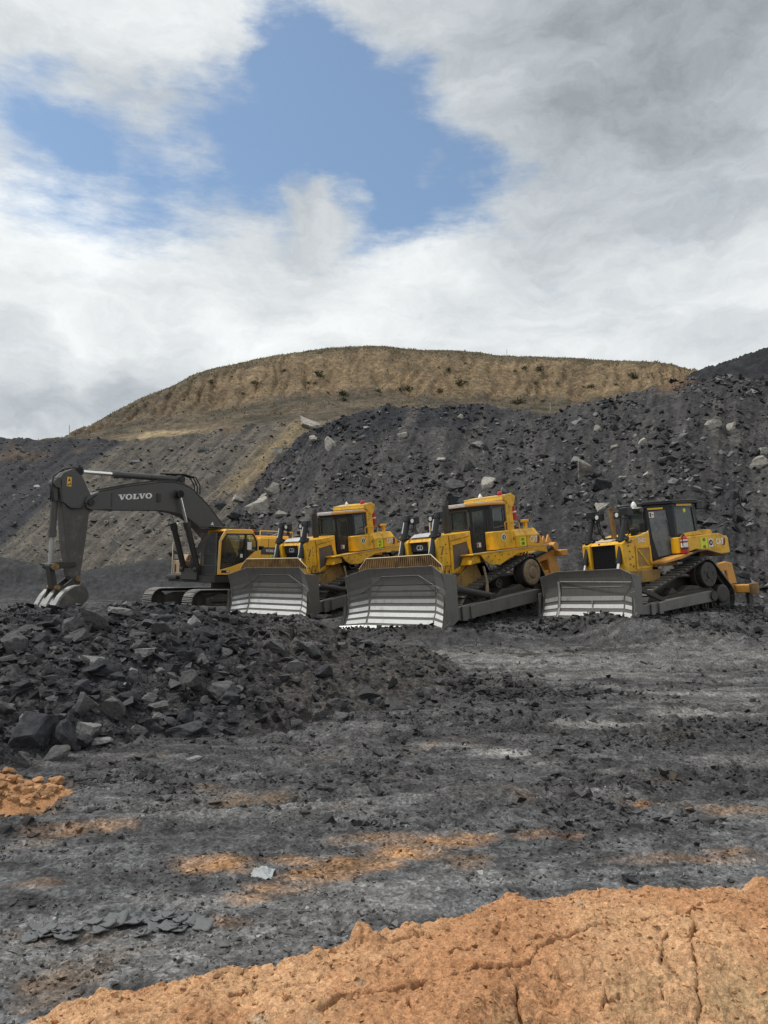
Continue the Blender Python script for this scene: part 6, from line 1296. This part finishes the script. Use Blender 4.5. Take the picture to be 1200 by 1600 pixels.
# ---- curled plates of dried mud, pieces of the ground
for k in range(34):
    px = random.uniform(45, 320); base = 1462-.06*(px-45); py = base+random.uniform(-14, 12)*(1 if 90 < px < 300 else .6)
    q = hit(px, py, ('ground',))
    if q is None: continue
    s = q[0].y/FPX; w = random.uniform(16, 34)*s; dpt = w*random.uniform(.7, 1.1); m = MB(); rows = []
    cu = random.uniform(.1, .38)
    for i in range(5):
        a = -1+i*.5; row = []
        for j in range(5):
            b = -1+j*.5; e = max(abs(a), abs(b)); jx = random.uniform(-.18, .18) if e > .9 else 0; jy = random.uniform(-.18, .18) if e > .9 else 0
            row.append(((a+jx)*w/2, (b+jy)*dpt/2, w*cu*.42*(a*a*.7+b*b*.7)+random.uniform(0, .004)))
        rows.append(row)
    m.sheet(rows, (0, 0, .007), True); o = m.build('mud_flake', M['flake'], ground)
    o.location = q[0]+Vector((0, 0, .004)); o.rotation_euler = (random.uniform(-.18, .3), random.uniform(-.2, .2), random.uniform(0, 6.28))
# ---- crumpled scrap of clear plastic
q = hit(410, 1367, ('ground',)); s = q[0].y/FPX; m = MB(); rows = []
for i in range(9): rows.append([((i-4)*4.2*s, (j-3)*7*s+random.uniform(-1, 1)*3*s, max(0, (7-1.1*abs(i-4)-1.4*abs(j-3)))*s*.9+random.uniform(0, 4)*s) for j in range(7)])
m.sheet(rows, (0, 0, .002), False); o = m.build('plastic_scrap', M['film']); o.location = q[0]; tag(o, 'crumpled scrap of clear plastic lying on the orange-stained ground', 'plastic scrap')
# ================================================================== growth on the hill
SH = []
for k in range(5):
    r_ = np.random.default_rng(40+k); V = []; F = []
    for i in range(150):
        c = r_.normal(size=3)*(.42, .42, .3)+(0, 0, .45); c[2] = max(c[2], .05); a, b = r_.normal(size=(2, 3)); a *= .15/np.linalg.norm(a); b *= .15/np.linalg.norm(b)
        o_ = len(V); V += [c-a, c+b, c+a, c-b]; F.append((o_, o_+1, o_+2, o_+3))
    me = np_mesh('shrub', V, F, None, False); me.materials.append(M['leaf']); SH.append(me)
shr = [(500, 588), (515, 579), (575, 613), (590, 615), (560, 598), (650, 580), (515, 615), (690, 612), (640, 590), (627, 613), (700, 580), (805, 582), (870, 583), (930, 580), (835, 600), (850, 625), (880, 620), (770, 598), (800, 610), (840, 578), (910, 603), (960, 600), (990, 590), (730, 570), (360, 587), (445, 580), (400, 600), (345, 640), (420, 625), (465, 610), (540, 625), (600, 575), (610, 640), (545, 570), (330, 600), (290, 625), (1010, 580), (950, 588), (755, 615), (895, 612), (720, 600), (665, 602), (585, 590), (480, 597), (380, 615), (815, 628), (870, 600), (1030, 590)]
random.shuffle(shr)
shr = shr[:26]+[(p[0]+random.uniform(-16, 16), p[1]+random.uniform(-7, 7)) for p in shr[:14]]
for px, py in shr:
    q = hit(px+random.uniform(-3, 3), py+random.uniform(-3, 3), ('tan_hill',))
    if q is None: continue
    o = bpy.data.objects.new('shrub', random.choice(SH)); COL.objects.link(o); s = .22+.65*random.random()**2; o.scale = (s*1.1, s*1.1, s*.85); o.rotation_euler.z = random.uniform(0, 6); o.location = q[0]
    tag(o, 'small dark shrub among many on the %s of the tan hill' % ('left flank' if px < 480 else 'middle' if px < 760 else 'right end'), 'shrub', 'shrubs on the tan hill')
P, r0, c0 = on_grid(TH_P, 26000, (30, 160), np.broadcast_to(.25+1.6*(np.clip(np.concatenate([np.linspace(0, 1, 156), np.ones(14)]), 0, 1)[:, None] > .8)+.6*(fbm(TH_P[..., 0]*.12, TH_P[..., 1]*.12, 3, 5) > .08), TH_P.shape[:2]))
n = len(P); a = rng.uniform(0, 6.28, n); h = rng.uniform(.08, .3, n); w = rng.uniform(.03, .10, n); lean = rng.normal(0, .12, (n, 2))
V = np.stack([P+np.stack([np.cos(a)*w, np.sin(a)*w, 0*a-.03], -1), P-np.stack([np.cos(a)*w, np.sin(a)*w, 0*a+.03], -1), P+np.stack([lean[:, 0], lean[:, 1], h], -1)], 1).reshape(-1, 3)
gc = (np.array([[.23, .18, .09]])*rng.uniform(.4, 1.25, (n, 1)))
tag(link('hill_grass', np_mesh('hill_grass', V, np.arange(3*n).reshape(-1, 3), np.repeat(gc, 3, 0), False), M['loose']), kind='stuff')
# stakes
for px, py, hh, lb in [(860, 640, 1.0, 'pale marker stake on the crest of the black heap under the hill'), (108, 681, 1.3, 'thin post on the skyline at the left foot of the hill'), (792, 556, 1.2, 'thin post on the skyline right of the hill top')]:
    q = hit(px, py+2, ('tan_hill', 'black_waste_heap'))
    if q is None: continue
    o = part('marker_stake', 'wood', None, lambda m: (m.box(-.03, .03, -.03, .03, -.2, hh), m.prism([(-.03, hh), (.03, hh), (0, hh+.1)], -.03, .03)), .01); o.location = q[0]; tag(o, lb, 'stake')
